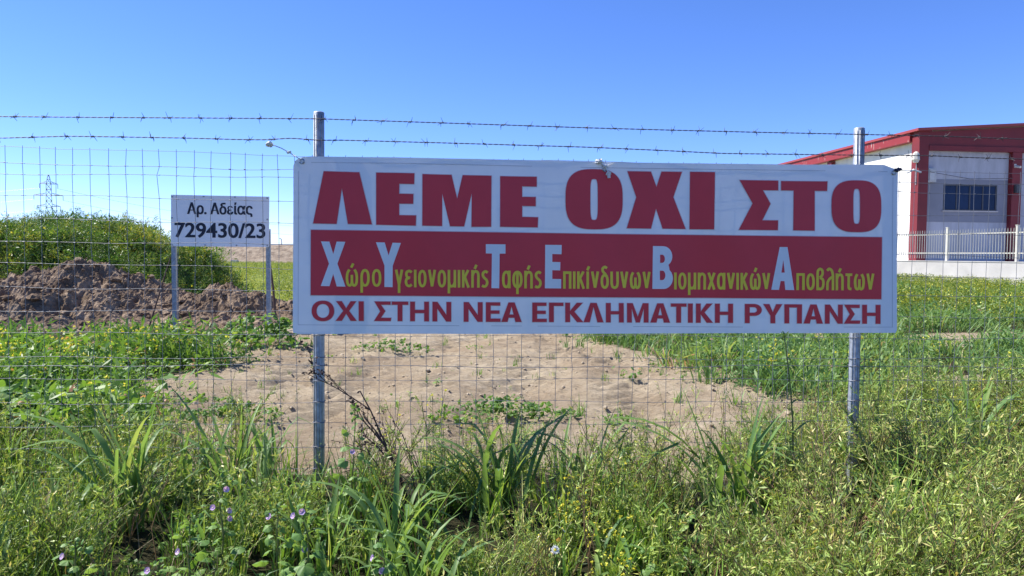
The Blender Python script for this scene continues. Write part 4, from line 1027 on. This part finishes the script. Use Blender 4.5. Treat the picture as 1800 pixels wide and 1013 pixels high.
r = np.random.default_rng(101)
MF = [M['feather'], M['stem'], M['yellow']]; MT = [M['thingrass']]; MB_ = [M['broad']]
CLEAR = [(225, 4.15, .30), (405, 4.7, .26), (462, 5.0, .22), (690, 3.7, .26), (742, 3.25, .22), (880, 4.35, .30), (1035, 4.6, .24), (1295, 4.15, .36), (1712, 5.5, .28), (1590, 3.75, .18),
         (617, 4.15, .14), (388, 3.5, .13), (330, 3.25, .14), (128, 3.15, .12), (275, 3.05, .12), (485, 3.4, .14), (538, 3.3, .15), (672, 3.15, .14), (1135, 3.35, .16), (1215, 3.55, .15), (1185, 3.0, .14),
         (1000, 3.75, .2), (1075, 3.55, .18), (974, 3.15, .10), (715, 4.55, .2)]
CLEAR.append((1499, 4.75, .24))
def clear(x, y):
    k = np.ones_like(x)
    for px_, Y_, rad in CLEAR:
        X_ = at_y(px_, 700, Y_)[0] ; u_ = X_ / Y_
        dx = (x - u_ * y) / rad; dy = np.where(y < Y_, (Y_ - y) / (rad * (6 if px_ == 1499 else 2.6)), (y - Y_) / (rad * .8)); k = np.minimum(k, (.15 if px_ in (1499, 1295) else .28) + (.85 if px_ in (1499, 1295) else .72) * sstep(.6, 1.15, np.hypot(dx, dy)))
    return k
# -- strip along the fence: height of growth by place
def strip_h(x, y):
    h = np.interp(x / np.maximum(y, 1), [-.75, -.45, -.25, -.1, .1, .2, .3, .42, .55, .8], [1.12, 1.14, 1.14, 1.12, 1.10, 1.08, 1.08, 1.18, 1.36, 1.45])
    return h * (.75 + .5 * vnoise(x * 1.7 + 7, y * 1.7)) * np.interp(y, [2.5, 3.6, 5, 6, 9], [.75, .95, 1.0, .9, .9])
def strip_d(x, y):
    back = np.interp(x / np.maximum(y, 1), [-.7, -.45, -.3, 0, .15, .3, .40, .5], [5.9, 5.8, 5.6, 5.5, 5.5, 5.55, 5.9, 7.2]) + (vnoise(x * 2.2, y * 0 + 3) - .5) * 1.0
    gap = .36 + .64 * sstep(.36, .58, fbm(x * 2.0 + 70, y * 2.0, 2))
    return np.where((y < back) & inview(x, y), np.where(y > back - .8, .6, 1.0), 0.0) * gap * clear(x, y)
def bushy(r, h=.5):
    g = Geo()
    for _ in range(8):
        az = r.uniform(0, 6.28); l_ = r.uniform(.15, .75); H_ = h * r.uniform(.7, 1.1); S_ = np.linspace(0, 1, 6)
        Pm = rotz(np.stack([l_ * H_ * S_ ** 1.2 + r.normal(0, .006, 6), r.normal(0, .01, 6), H_ * (S_ - .3 * l_ * S_ ** 2)], 1), az)
        g.add(*tube(Pm, np.linspace(.0034, .0016, 6), 3, False), 1, r.uniform(.55, .95))
        for _k in range(7):
            s_ = r.uniform(.25, .98); p_ = np.array([np.interp(s_, S_, Pm[:, i]) for i in range(3)]); d_ = Pm[-1] - Pm[0]; d_ = d_ / np.linalg.norm(d_) + rdir(r, .4) * .8; d_ /= np.linalg.norm(d_)
            Lb = h * r.uniform(.18, .42) * (1.15 - .6 * s_); q_ = np.linspace(0, 1, 4)[:, None]; Pb = p_ + d_ * Lb * q_ + np.array([0, 0, .12 * Lb]) * q_ ** 2 + r.normal(0, .003, (4, 3))
            g.add(*tube(Pb, [.0019, .0016, .0013, .0008], 3, False), 1, r.uniform(.5, .9)); tn = r.normal(.5, .12)
            for _j in range(r.integers(9, 15)):
                f_ = r.uniform(.1, 1.05); g.add(*leaflet(p_ + d_ * Lb * f_ + np.array([0, 0, .12 * Lb * f_ ** 2]), d_ * .9 + rdir(r, .2) * .9, r.uniform(.016, .034), r.uniform(.0040, .0068), r.uniform(0, 3)), 0, np.clip(tn + r.normal(0, .2), 0, 1))
    return tpl(g)
bt = [bushy(r) for _ in range(8)]
P = scatter(1500, -4.6, 6.5, 2.6, 7.2, lambda x, y: strip_d(x, y) * np.interp(x / y, [-.7, -.5, -.3, -.1, .12, .26, .34, .8], [.35, .25, .12, .12, .22, .35, 1, 1]), r)
stuff('bushy_weeds', [M['feather'], M['stem']], 'bushy olive weeds with pale branching stems, thickest round the right post', 'weeds', bt, P, r, .55, 1.1, strip_h, .1, .15)
ft = [feathery(r, .40, 5, .6, 9) for _ in range(8)]
P = scatter(3300, -4.6, 8.5, 2.45, 10.5, lambda x, y: strip_d(x, y) * np.interp(x / y, [-.7, -.3, 0, .12, .28, .36, .8], [.55, .5, .65, .70, .50, .55, .5]), r)
tall = [feathery(r, .56, 4, .45, 12, .024, .0055, .8) for _ in range(6)]
P2_ = scatter(260, -4.6, 6.5, 2.6, 6.5, lambda x, y: strip_d(x, y) * np.interp(x / y, [-.7, 0, .2, .3, .8], [.4, .35, .6, 1, 1]), r)
stuff('tall_wispy_weeds', [M['feather'], M['stem']], 'taller wispy weeds standing out above the verge', 'weeds', tall, P2_, r, .8, 1.2, strip_h, .12, .16)
stuff('feathery_weeds', MF, 'mass of fine feathery olive weeds along the foot of the fence', 'weeds', ft, P, r, .7, 1.25, strip_h)
tg = [thin_grass(r, .34, 15) for _ in range(8)]
P = scatter(3900, -4.6, 5.5, 2.45, 8.5, lambda x, y: strip_d(x, y) * np.interp(x / y, [-.7, -.3, 0, .2, .3, .4, .8], [.9, .8, .8, .8, .8, .4, .25]), r)
stuff('fine_grass', MT, 'thin green grass filling the verge along the fence', 'grass', tg, P, r, .7, 1.3, strip_h)
sg_ = [broad_grass(r, .32, 7, .020, 5, .03) for _ in range(6)]
P = scatter(1150, -4.6, 5.5, 2.5, 6.2, lambda x, y: strip_d(x, y) * sstep(.4, .6, vnoise(x * 1.6 + 30, y * 1.6)), r)
stuff('verge_grass', MB_, 'medium bladed grass tufts among the verge weeds', 'grass', sg_, P, r, .7, 1.4, strip_h)
def bare_stem(r):
    g = Geo()
    for _ in range(5):
        L_ = r.uniform(.35, .62); P_ = np.array([(0, 0, 0), (r.normal(0, .02), r.normal(0, .02), L_ * .5), (r.normal(0, .06), r.normal(0, .06), L_)]) + np.array([r.normal(0, .05), r.normal(0, .05), 0]); g.add(*tube(P_, [.0026, .002, .0012], 3, False), 1, r.uniform(.7, 1.2))
        for _k in range(7):
            s_ = r.uniform(.4, 1); q_ = P_[1] * (1 - s_) + P_[2] * s_; g.add(*leaflet(q_, rdir(r, .8), r.uniform(.02, .05), .0042, r.uniform(0, 3)), 0, r.random())
    return tpl(g)
bs = [bare_stem(r) for _ in range(5)]
P = scatter(330, -4, 5.0, 3.0, 6.0, lambda x, y: strip_d(x, y) * np.interp(x / y, [-.7, -.2, .05, .12, .4, .5], [.2, .3, .4, 1, 1, .3]), r)
stuff('bare_stems', [M['feather'], M['stem']], 'thin brownish upright stems standing in the verge', 'weeds', bs, P, r, .8, 1.2)
# low leafy cover among it and on the left behind the fence
MC = [M['cover'], M['stem']]
lc = [leafy_cover(r, .17, 11, .032, .09) for _ in range(7)]
def cover_d(x, y):
    left = sstep(-.15, .35, XL(y) - x + (fbm(x * .8, y * .8, 3) - .5) * 1.6) * sstep(5.2, 5.8, y) * (1 - sstep(9.9, 11.1, y))
    return left * inview(x, y)
P = scatter(5200, -11, -2.4, 5.2, 14.2, lambda x, y: cover_d(x, y) * np.interp(y, [5.2, 7, 10, 12, 14], [1, 1, .9, .7, .5]), r)
stuff('leafy_ground_cover', MC, 'bright green leafy weeds spreading behind the fence at left', 'weeds', lc, P, r, .7, 1.4, lambda x, y: .55 + 1.5 * vnoise(x * 1.1, y * 1.1) ** 1.6)
lw = [field_weed(r, .50, 60, 0, .7) for _ in range(5)] + [thin_grass(r, .46, 14, .012) for _ in range(2)] + [flowering(r, .5, 5, .6, .018, 2, 34) for _ in range(1)]
P = scatter(2300, -11, -2.4, 5.4, 10.9, lambda x, y: cover_d(x, y) * sstep(.40, .62, fbm(x * .9 + 60, y * .9, 3)), r)
stuff('mixed_bank_weeds', [M['cover'], M['stem'], M['yellow']], 'taller tufted green weeds among the leafy cover at left', 'weeds', lw, P, r, .6, 1.3)
P = scatter(330, -4, 5, 2.5, 5.2, lambda x, y: strip_d(x, y) * .9, r)
stuff('verge_seedlings', MC, 'small leafy plants low among the grass of the verge', 'weeds', lc, P, r, .6, 1.2)
# yellow flowering weeds on the left bank
MYF = [M['cover'], M['stem'], M['yellow']]
fw = [flowering(r, .46, 4, .5, .020, 2, 26) for _ in range(6)]
P = scatter(520, -11, -3.4, 7.4, 14.0, lambda x, y: cover_d(x, y) * sstep(7.4, 8.4, y) * (1 - sstep(10.4, 11.4, y)) * sstep(.46, .64, fbm(x * .6 + 2, y * .6, 3)), r)
stuff('yellow_blossom', MYF, 'yellow flowering weeds growing below the soil heap', 'flowers', fw, P, r, .7, 1.2)
# right hand field: broad grass, then mustard towards the low wall
bg_ = [broad_grass(r, .40, 9, .022, 5, .07) for _ in range(8)] + [field_weed(r, .34, 40, y_, .9) for y_ in (0, .02, .05)]
def right_d(x, y):
    e = x - XR(y) + (fbm(x * .8 + 9, y * .8, 3) - .5) * 1.4
    bare_p = sstep(.57, .62, fbm(x * .35 + 40, y * .55 + 3, 3)) * (x > 4.5) * (y > 8) * (y < 17)
    return sstep(-.1, .35, e) * (1 - bare_p) * inview(x, y)
P = scatter(9600, 1.0, 20, 5.9, 24, lambda x, y: right_d(x, y) * np.interp(y, [5.9, 7.5, 9, 14, 24], [.3, .8, .9, .9, .55]), r)
stuff('coarse_grass', [M['broad'], M['stem'], M['yellow']], 'dense broad bladed grass in the field right of the dirt track', 'grass', bg_, P, r, .6, 1.35, lambda x, y: .5 + .95 * fbm(x * .8, y * .8, 2), .16, .3)
fl = [field_weed(r, .42, 48, y_, .7) for y_ in (.0, .03, .05, .08, .12, .05)]
MFl = [M['field'], M['stem'], M['yellow']]
P1_ = scatter(7000, 1.0, 30, 16, 40, lambda x, y: np.where(np.dot(np.stack([x - P1[0], y - P1[1]], -1), dn) > .3, 1, 0) * inview(x, y) * sstep(16, 21, y) * (x > 1.5), r)
P = scatter(110, 1.5, 17, 8, 17, lambda x, y: right_d(x, y) * sstep(.45, .6, fbm(x * .5 + 12, y * .5, 2)), r)
stuff('field_blossom', [M['cover'], M['stem'], M['yellow']], 'scattered yellow flowers in the grass right of the track', 'flowers', fw, P, r, .8, 1.3)
stuff('mustard_field', MFl, 'yellow green flowering weeds in front of the low concrete wall', 'weeds', fl, P1_, r, .8, 1.4, lambda x, y: (.8 + .5 * vnoise(x * .6, y * .6)) * np.interp(y, [18, 26], [.95, .62]))
P = scatter(9000, -45, 2, 17.5, 112, lambda x, y: np.where((x > -.50 * y) & (x < -.22 * y) | (y < 40), 1, .12) * np.where(x > XL(y), sstep(24, 32, y), 1) * (hump_z(x, y) < .05), r)
stuff('yellow_meadow', MFl, 'yellow green meadow stretching to the distant embankment', 'meadow', fl, P, r, .8, 1.7, lambda x, y: np.interp(y, [17, 30, 60, 110], [.7, .7, .6, .5]))
# weeds covering the hump
th_ = [field_weed(r, .62, 90, y_, .7) for y_ in (0, 0, 0, .01, .03)] + [feathery(r, .85, 6, .35, 10, .05, .012, .9) for _ in range(5)]
n = 5600; x = r.uniform(-26, -7.9, n); y = r.uniform(17.7, 23, n); hz = hump_z(x, y); k = (hz > .05) & (x > -.72 * y - 1.5) & (mound_z(x, y) < .75); P = np.stack([x, y, hz - .12], 1)[k]
stuff('weed_thicket', [M['thicket'], M['stem'], M['yellow']], 'tall green weeds with yellow tops covering the mound behind the soil heap', 'weeds', th_, P, r, .55, 1.05, lambda x, y: .40 + 1.10 * fbm(x * 1.1, y * 1.1, 2), .2, .22)
# sprigs on the bare track
def edge_d(x, y): return np.exp(-(np.minimum(np.abs(x - XL(y)), np.abs(x - XR(y))) / .5) ** 2) * sstep(.35, .6, fbm(x * 1.2, y * 1.2, 3))
tl_ = [leafy_cover(r, .10, 8, .022, .07) for _ in range(3)] + [thin_grass(r, .20, 12, .009) for _ in range(3)]
P = scatter(1500, -5, 4, 5.4, 18, lambda x, y: edge_d(x, y) + .05 * bareness(x, y), r)
stuff('edge_sprigs', MC, 'small leafy sprigs creeping over the ragged edges of the track', 'weeds', tl_, P, r, .5, 1.5)
def track_d(x, y): return np.where((x > XL(y) - .2) & (x < XR(y) + .2), sstep(.60, .72, fbm(x * .7 + 21, y * .7 + 5, 3)) * .9 + .05, 0)
P = scatter(420, -4.5, 3, 5.6, 17, track_d, r)
stuff('track_sprigs', MT, 'small tufts of grass sprouting on the bare dirt track', 'grass', [thin_grass(r, .10, 10, .006) for _ in range(4)], P, r, .6, 1.4)

n = 5200; x = r.uniform(-4.5, 3.2, n); y = r.uniform(5.3, 16, n); k = r.random(n) < bareness(x, y) * (.25 + sstep(.45, .65, fbm(x * .8 + 3, y * .8, 3))); x, y = x[k], y[k]
g = Geo(); iy = np.clip(np.searchsorted(gy, y), 0, len(gy) - 1); ix = np.clip(np.searchsorted(gx, x), 0, len(gx) - 1)
for k in range(5):
    q = slice(k, None, 5); sz = np.clip(r.lognormal(-4.75, .55, len(x[q])), .004, .045)
    g.inst(ct[k], np.stack([x[q], y[q], GZ[iy[q], ix[q]] + sz * .2], 1), r.uniform(0, 6.28, len(sz)), sz, np.zeros(len(sz)))
M['crumb'] = simple('dry_earth_crumb', (.40, .33, .23), .95, 0, .25, 3)
tag(g.build('earth_crumbs', [M['crumb']]), 'small dry earth crumbs lying on the bare track', 'soil', None, 'stuff')

# -- plants one can point to
def place(px, Y, dz=0.0):
    p = at_y(px, 700, Y); return np.array([p[0], p[1], float(gz(p[0], p[1])) - .01 + dz])
def grass_clump(px, Y, h, blades, label, W=.030, seed=0):
    r = np.random.default_rng(seed); g = Geo(); p = place(px, Y); h *= 1.22
    for (az, L_, th0, bend, kink) in blades:
        g.add(*blade(L_ * h, W * 1.55 * r.uniform(.85, 1.2), th0, bend, 9, .32, kink, R(az), (r.normal(0, .025), r.normal(0, .02), 0)), 0, float(np.clip(r.normal(.4, .15), 0, .9)))
    V, Q, mi, T = broad_grass(r, h * .9, 22, W * .95, 8, .085); T = np.clip(T, 0, .85); g.add(V, Q, 0, T)
    o = g.build('broad_grass_clump', [M['broad']], smooth=True); o.location = p
    return tag(o, label, 'grass clump', 'clumps of broad grass along the fence')
# blade: (azimuth deg: 0 = to the right, 180 = left, 270 = to camera), length factor, first lean, bend, kink
grass_clump(225, 4.15, .72, [(15, 1.05, .12, .18, None), (175, 1.25, .35, 1.5, None), (190, 1.15, .3, 1.2, (.55, .7)), (160, 1.1, .2, 1.3, (.6, .9)), (185, .9, .5, .9, None), (340, .8, .1, .5, None), (10, .75, .2, .9, None), (260, .8, .2, 1.3, None), (200, 1.0, .15, .5, None)], 'dark broad grass clump arching left, largest at the left of the fence', seed=1)
grass_clump(405, 4.7, .62, [(180, 1.15, .3, .5, None), (175, 1.0, .45, 1.3, None), (5, 1.0, .2, .3, (.75, .9)), (170, .85, .1, .4, None), (10, .8, .15, .2, None)], 'broad grass clump with leaning blades just left of the left fence post', seed=2)
grass_clump(462, 5.0, .52, [(10, 1.0, .15, .2, None), (20, 1.1, .35, .5, (.7, 1.4)), (160, .8, .05, .1, None), (0, .7, .1, .3, None)], 'short upright grass clump nearest the left side of the left fence post', W=.026, seed=3)
grass_clump(690, 3.7, .50, [(180, 1.15, .3, 1.6, None), (10, 1.1, .2, 1.6, (.6, .7)), (185, .9, .1, .5, None), (5, .95, .15, 1.3, (.55, 1.0)), (350, .8, .3, .5, None), (180, .7, .5, 1.2, None)], 'arching broad grass clump in the lower middle below the banner', seed=4)
grass_clump(742, 3.25, .46, [(165, 1.15, .35, .35, (.8, .5)), (350, .9, .2, 1.0, None), (200, 1.1, .2, 1.6, None), (10, .8, .4, 1.1, None), (180, .8, .1, .2, None)], 'low broad grass clump at the bottom edge left of the daisies', W=.032, seed=5)
grass_clump(880, 4.35, .66, [(180, 1.05, .22, .15, None), (170, 1.0, .12, .9, (.7, .8)), (0, .95, .1, .1, None), (10, 1.1, .15, 1.4, (.6, .9)), (185, 1.05, .3, 1.6, None), (350, .85, .2, 1.6, None), (190, .9, .45, 1.1, None), (20, 1.05, .35, .3, (.6, .5)), (270, .8, .3, 1.4, None)], 'tall dark broad grass clump rising under the middle of the banner', W=.034, seed=6)
grass_clump(1035, 4.6, .56, [(5, 1.0, .15, .3, None), (15, 1.15, .3, .8, (.75, 1.0)), (175, .75, .1, .2, None), (0, .9, .25, .9, None), (185, .9, .2, 1.2, None)], 'small broad grass clump right of the tall middle clump', W=.028, seed=7)
grass_clump(1295, 4.15, .70, [(175, 1.1, .25, .2, None), (180, 1.35, .3, 1.7, None), (190, 1.2, .35, 1.5, (.6, .8)), (170, 1.3, .45, 1.4, None), (10, .95, .1, .3, (.6, .4)), (0, .9, .2, .5, None), (350, 1.0, .15, .2, None), (200, .9, .2, .7, None), (260, .8, .2, 1.0, None)], 'broad grass clump with long drooping blades left of the right fence post', W=.036, seed=8)
grass_clump(1712, 5.5, .74, [(175, 1.0, .12, .2, None), (10, 1.1, .3, 1.5, (.6, .5)), (0, .9, .1, .2, None), (185, 1.1, .3, 1.0, None), (350, 1.0, .5, 1.5, None), (20, .8, .1, .4, None)], 'broad grass clump at the far right behind the mesh', W=.030, seed=9)
grass_clump(1590, 3.75, .52, [(180, 1.0, .05, .1, (.85, 1.5)), (185, 1.0, .25, 1.5, None), (0, .8, .05, .1, None), (350, .8, .2, .5, None)], 'slender broad grass clump below the right fence post among olive weeds', W=.026, seed=10)

def mallow(px, Y, h, label, nfl=2, seed=0, leafS=.045, lean=0.0):
    r = np.random.default_rng(seed); p = place(px, Y); root = empty('mallow_plant', tuple(float(c) for c in p), label, 'mallow plant', 'mallow plants with mauve flowers')
    S = np.linspace(0, 1, 8); P = np.stack([lean * h * S ** 1.5 + r.normal(0, .006, 8), r.normal(0, .006, 8), h * S], 1)
    gs = Geo(); gs.add(*tube(P, np.linspace(.0065, .0028, 8), 6), 0, .45); gl = Geo(); gf = Geo()
    nl = int(10 + h * 18)
    for k in range(nl):
        s = .06 + .92 * (k + r.random()) / nl; q = np.array([np.interp(s, S, P[:, i]) for i in range(3)]); az = k * 2.4 + r.normal(0, .3)
        d = np.array([math.cos(az), math.sin(az), r.uniform(.25, .9)]); d /= np.linalg.norm(d); Lp = r.uniform(.03, .11) * (1.1 - .7 * s); e = q + d * Lp
        gs.add(*tube([q, q + d * Lp * .6 + np.array([0, 0, .004]), e], .0017, 4), 0, .5)
        ol = np.array([math.cos(az), math.sin(az), r.uniform(-.5, .2)])
        gl.add(*roundleaf(e, ol, rdir(r, 1.6), leafS * (1.15 - .75 * s) * r.uniform(.7, 1.3), 5, r, .3), 0, np.clip(r.normal(.5, .2), 0, 1))
    for k in range(14):                            # buds and young leaves crowded at the tip
        q = P[-1] + np.array([r.normal(0, .012), r.normal(0, .012), r.uniform(-.06, .015)]); gl.add(*roundleaf(q, rdir(r, .4), rdir(r, .6), .011 * r.uniform(.7, 1.5), 5, r), 0, r.uniform(.2, .7))
    flw = []
    for k in range(nfl):
        s = r.uniform(.55, .93); q = np.array([np.interp(s, S, P[:, i]) for i in range(3)]); az = r.uniform(3.4, 6.0); d = np.array([math.cos(az), math.sin(az), .45]); c = q + d * .045
        gs.add(*tube([q, c], .0015, 4), 0, .5); gf = Geo(); dd, a_, b_ = basis(d)
        for j in range(5):
            t = j * 1.2566; u_ = a_ * math.cos(t) + b_ * math.sin(t); sd = -a_ * math.sin(t) + b_ * math.cos(t); L_ = .0135
            V = np.array([c - sd * .0015, c + sd * .0015, c + u_ * L_ * .6 + dd * .010 + sd * .009, c + u_ * L_ * .6 + dd * .010 - sd * .009, c + u_ * L_ + dd * .013 + sd * .007, c + u_ * L_ + dd * .013 - sd * .007])
            gf.add(V, [(0, 1, 2, 3), (3, 2, 4, 5)], 0, r.random())
        gf.add(*tube([c, c + dd * .011], [.0022, .003], 6), 1, 0)
        flw.append(gf)
    gs.build('stem', [M['stem']], root); gl.build('foliage', [M['mallow']], root, True)
    for gf in flw: gf.build('flower', [M['purple'], M['white_petal']], root)
    return root
mallow(617, 4.15, .74, 'tallest mallow stem, right beside the left fence post', 2, 31, .048, .03)
mallow(388, 3.5, .55, 'slim mallow with mauve flowers at its tip left of the left post', 4, 32, .040)
mallow(330, 3.25, .42, 'bushy mallow in the lower left with a single open flower', 1, 33, .046)
mallow(128, 3.15, .36, 'short mallow near the bottom left corner', 1, 34, .044)
mallow(275, 3.05, .30, 'low mallow at the bottom edge left of the bushy one', 1, 35, .046)
mallow(485, 3.4, .44, 'mallow standing below the left post with leaves spread low', 2, 36, .046)
mallow(538, 3.3, .47, 'mallow with pale broad leaves just right of the left post foot', 3, 37, .055)
mallow(672, 3.15, .40, 'mallow with one large pale mauve flower at the bottom middle', 2, 38, .048)
mallow(1135, 3.35, .26, 'flowerless mallow with lobed leaves in the lower right middle', 0, 39, .052)
mallow(1215, 3.55, .36, 'flowerless mallow on a reddish stalk under the drooping grass', 0, 40, .050)
mallow(1185, 3.0, .20, 'tiny mallow rosette at the bottom edge right of the daisies', 0, 41, .046)

# dry brown weed
r = np.random.default_rng(77); g = Geo(); p = place(715, 4.55)
def branch(g, a, d, L_, rad, depth, r):
    n = 6; pts = [np.array(a)]; d = np.array(d, float)
    for i in range(n): d = d + r.normal(0, .10, 3) + np.array([-.05, 0, .02]); d /= np.linalg.norm(d); pts.append(pts[-1] + d * L_ / n)
    g.add(*tube(pts, np.linspace(rad, rad * .45, n + 1), 5, False))
    if r.random() < .8:
        for _ in range(3): g.add(*leaflet(pts[-1], rdir(r), .024, .015, r.uniform(0, 3)))
    for i in (2, 3, 4, 5):
        if r.random() < .7: 
            for _ in range(2): g.add(*leaflet(pts[i], rdir(r), .014, .008, r.uniform(0, 3)))
        if depth and r.random() < .8: branch(g, pts[i], d + rdir(r, .5) * .8, L_ * r.uniform(.3, .6), rad * .55, depth - 1, r)
branch(g, (0, 0, 0), (-.12, 0, 1), .66, .0105, 3, r); branch(g, (.02, .02, 0), (-.22, 0, 1), .82, .0085, 3, r); branch(g, (.05, 0, 0), (.05, .05, 1), .60, .005, 1, r); branch(g, (-.05, 0, 0), (-.3, -.1, .9), .5, .006, 1, r); branch(g, (.09, 0, 0), (.12, 0, 1), .42, .005, 1, r)
o = g.build('dry_weed', [M['dry']]); o.location = p; tag(o, 'dead brown branching weed in front of the mesh right of the left post', 'dry weed')
# tall stalk left of the right post
g = Geo(); r = np.random.default_rng(78); p = place(1400, 4.55)
P = np.array([(.0, 0, 0), (-.01, 0, .3), (-.02, 0, .6), (-.045, 0, .85), (-.07, 0, 1.02), (-.085, 0, 1.12)]); g.add(*tube(P, np.linspace(.006, .003, 6), 6), 1, .25)
for (s, az, L_) in ((.45, 20, .14), (.5, 170, .08), (.62, 15, .05), (.75, 190, .05), (.3, 0, .12), (.2, 180, .14), (.15, 60, .12)):
    q = np.array([0, 0, 0]) + np.array([np.interp(s * 1.12, P[:, 2], P[:, 0]), 0, s * 1.12]); g.add(*blade(L_ * 1.3, .022, .9, .8, 5, .3, None, R(az), q), 0, .2)
for _ in range(16): g.add(*leaflet(P[-1] + np.array([r.normal(0, .008), r.normal(0, .008), r.uniform(-.03, .01)]), rdir(r, .6), .030, .010, r.uniform(0, 3)), 0, .15)
o = g.build('thistle_stalk', [M['broad'], M['stem']]); o.location = p; tag(o, 'single tall dark thistle stalk in front of the banner edge left of the right post', 'thistle')
# low weeds on the track
def ground_weed(px, py, rad, h, n, S, label, seed):
    r = np.random.default_rng(seed); p = at_ground(px, py); p[2] = float(gz(p[0], p[1])) - .01; g = Geo()
    for _ in range(n):
        az = r.uniform(0, 6.28); rr = rad * math.sqrt(r.random()) * (1 + .4 * math.sin(az * 2 + seed)); q = np.array([math.cos(az) * rr, math.sin(az) * rr * .6, h * r.uniform(.25, 1) * (1.1 - rr / rad * .6)])
        g.add(*leaflet(np.array([q[0] * .8, q[1] * .8, 0]), q - np.array([q[0] * .8, q[1] * .8, 0]), np.linalg.norm(q - np.array([q[0] * .8, q[1] * .8, 0])), .006), 1, .3)
        g.add(*roundleaf(q, rdir(r) * np.array([1, 1, .35]), rdir(r, 1.6), S * r.uniform(.6, 1.3), 5, r), 0, np.clip(r.normal(.3, .2), 0, .95))
    o = g.build('ground_weed', [M['cover'], M['stem']]); o.location = p
    return tag(o, label, 'weed')
ground_weed(885, 735, .55, .24, 360, .032, 'dark leafy weed patch alone on the dirt under the banner middle', 51)
ground_weed(410, 735, .40, .18, 230, .030, 'bright leafy weed patch on the dirt left of the left post', 52)
ground_weed(685, 618, .55, .24, 170, .036, 'small weed patch far up the track under the banner left part', 53)
ground_weed(455, 612, .85, .62, 330, .065, 'dark leafy bush at the foot of the permit sign', 54)
ground_weed(1110, 668, .16, .16, 26, .03, 'tiny weed tuft on the dirt right of the track middle', 55)
ground_weed(360, 708, .30, .10, 50, .03, 'flat little weed at the left edge of the dirt', 56)
ground_weed(1085, 745, .26, .13, 70, .024, 'small weed on the dirt just beyond the mesh, right of the middle grass', 57)
# yellow flowered weeds in the verge
def yellow_weed(px, Y, h, ns, label, seed, S=.011, spread=.5):
    r = np.random.default_rng(seed); o_ = Geo(); V, Q, mi, T = flowering(r, h, ns, spread, S, 3, 26); o_.add(V, Q, mi, T)
    o = o_.build('yellow_flower_weed', [M['feather'], M['stem'], M['yellow']]); o.location = place(px, Y); return tag(o, label, 'flowering weed', 'yellow flowered weeds in the verge')
yellow_weed(1000, 3.75, .40, 9, 'yellow flowered weed right of the tall middle grass, fullest with blossoms', 61)
yellow_weed(1075, 3.55, .36, 8, 'yellow flowered weed above and right of the daisies', 62)
yellow_weed(1090, 3.2, .30, 6, 'low yellow flowered weed near the bottom edge right of the daisies', 63)
yellow_weed(1120, 4.2, .42, 4, 'yellow flowered weed left of the drooping grass clump', 64)
yellow_weed(765, 5.0, .78, 2, 'tall spindly yellow flowered weed standing against bare dirt beside the dry weed', 65, .013, .15)
yellow_weed(822, 5.3, .58, 1, 'single stemmed yellow flower on the dirt beneath the banner', 66, .013, .1)
yellow_weed(690, 5.1, .50, 3, 'yellow flowered weed behind the dead brown weed', 67, .012, .3)
yellow_weed(1700, 5.6, .60, 5, 'yellow flowered weed at far right beside the broad grass clump', 68, .014)
yellow_weed(1650, 3.1, .30, 2, 'yellow flowered weed at the bottom right corner', 69)
# daisies
def daisy(px, Y, h, label, seed, tilt=(0, -.75, .7)):
    r = np.random.default_rng(seed); root = empty('daisy', tuple(float(c) for c in place(px, Y)), label, 'daisy', 'daisies at the bottom edge')
    c = np.array([.01, -.01, h]); g = Geo(); g.add(*tube([(0, 0, 0), (.004, 0, h * .5), (.009, -.004, h * .9), c], .0022, 6), 0, .4); g.build('stem', [M['stem']], root)
    dd, a_, b_ = basis(tilt); g = Geo()
    for j in range(15):
        t = j * 2 * math.pi / 15 + r.normal(0, .06); u_ = a_ * math.cos(t) + b_ * math.sin(t); sd = -a_ * math.sin(t) + b_ * math.cos(t); L_ = .021 * r.uniform(.85, 1.1); dr = r.uniform(-.004, .003)
        V = np.array([c + u_ * .004 - sd * .0015, c + u_ * .004 + sd * .0015, c + u_ * L_ * .6 + sd * .0032, c + u_ * L_ * .6 - sd * .0032, c + u_ * L_ + dd * dr + sd * .0016, c + u_ * L_ + dd * dr - sd * .0016]); g.add(V, [(0, 1, 2, 3), (3, 2, 4, 5)], 0, .5)
    g.build('petals', [M['white_petal']], root); g = Geo()
    g.add(*tube([c - dd * .001, c + dd * .003, c + dd * .005, c + dd * .006], [.007, .0068, .005, .001], 8), 0, .3); g.build('flower_centre', [M['yellow']], root)
daisy(974, 3.15, .335, 'open white daisy with yellow centre at the bottom middle', 81)
daisy(987, 3.3, .37, 'half closed white daisy behind the open one', 82, (.6, .2, .7))
daisy(946, 3.25, .36, 'white daisy turned sideways left of the open one', 83, (-.8, .3, .5))
# dry straws leaning in the lower left
for k, (a, c, Ya, Yb, lb) in enumerate((((90, 700), (40, 760), 0, 0, ''),)):
    pass
r = np.random.default_rng(90); g = Geo()
for _ in range(170):
    px_ = r.uniform(0, 420) if r.random() < .6 else r.uniform(1380, 1800); p = place(px_, r.uniform(3.2, 4.9)); L_ = r.uniform(.25, .6)
    g.add(*flatblade(L_, .004, r.uniform(.3, 1.0), r.uniform(.2, .8), 4, r.uniform(0, 6.28), p), 0, r.random())
tag(g.build('dry_straw', [M['straw']]), 'pale dry grass stalks leaning among the verge weeds', 'dry grass', None, 'stuff')
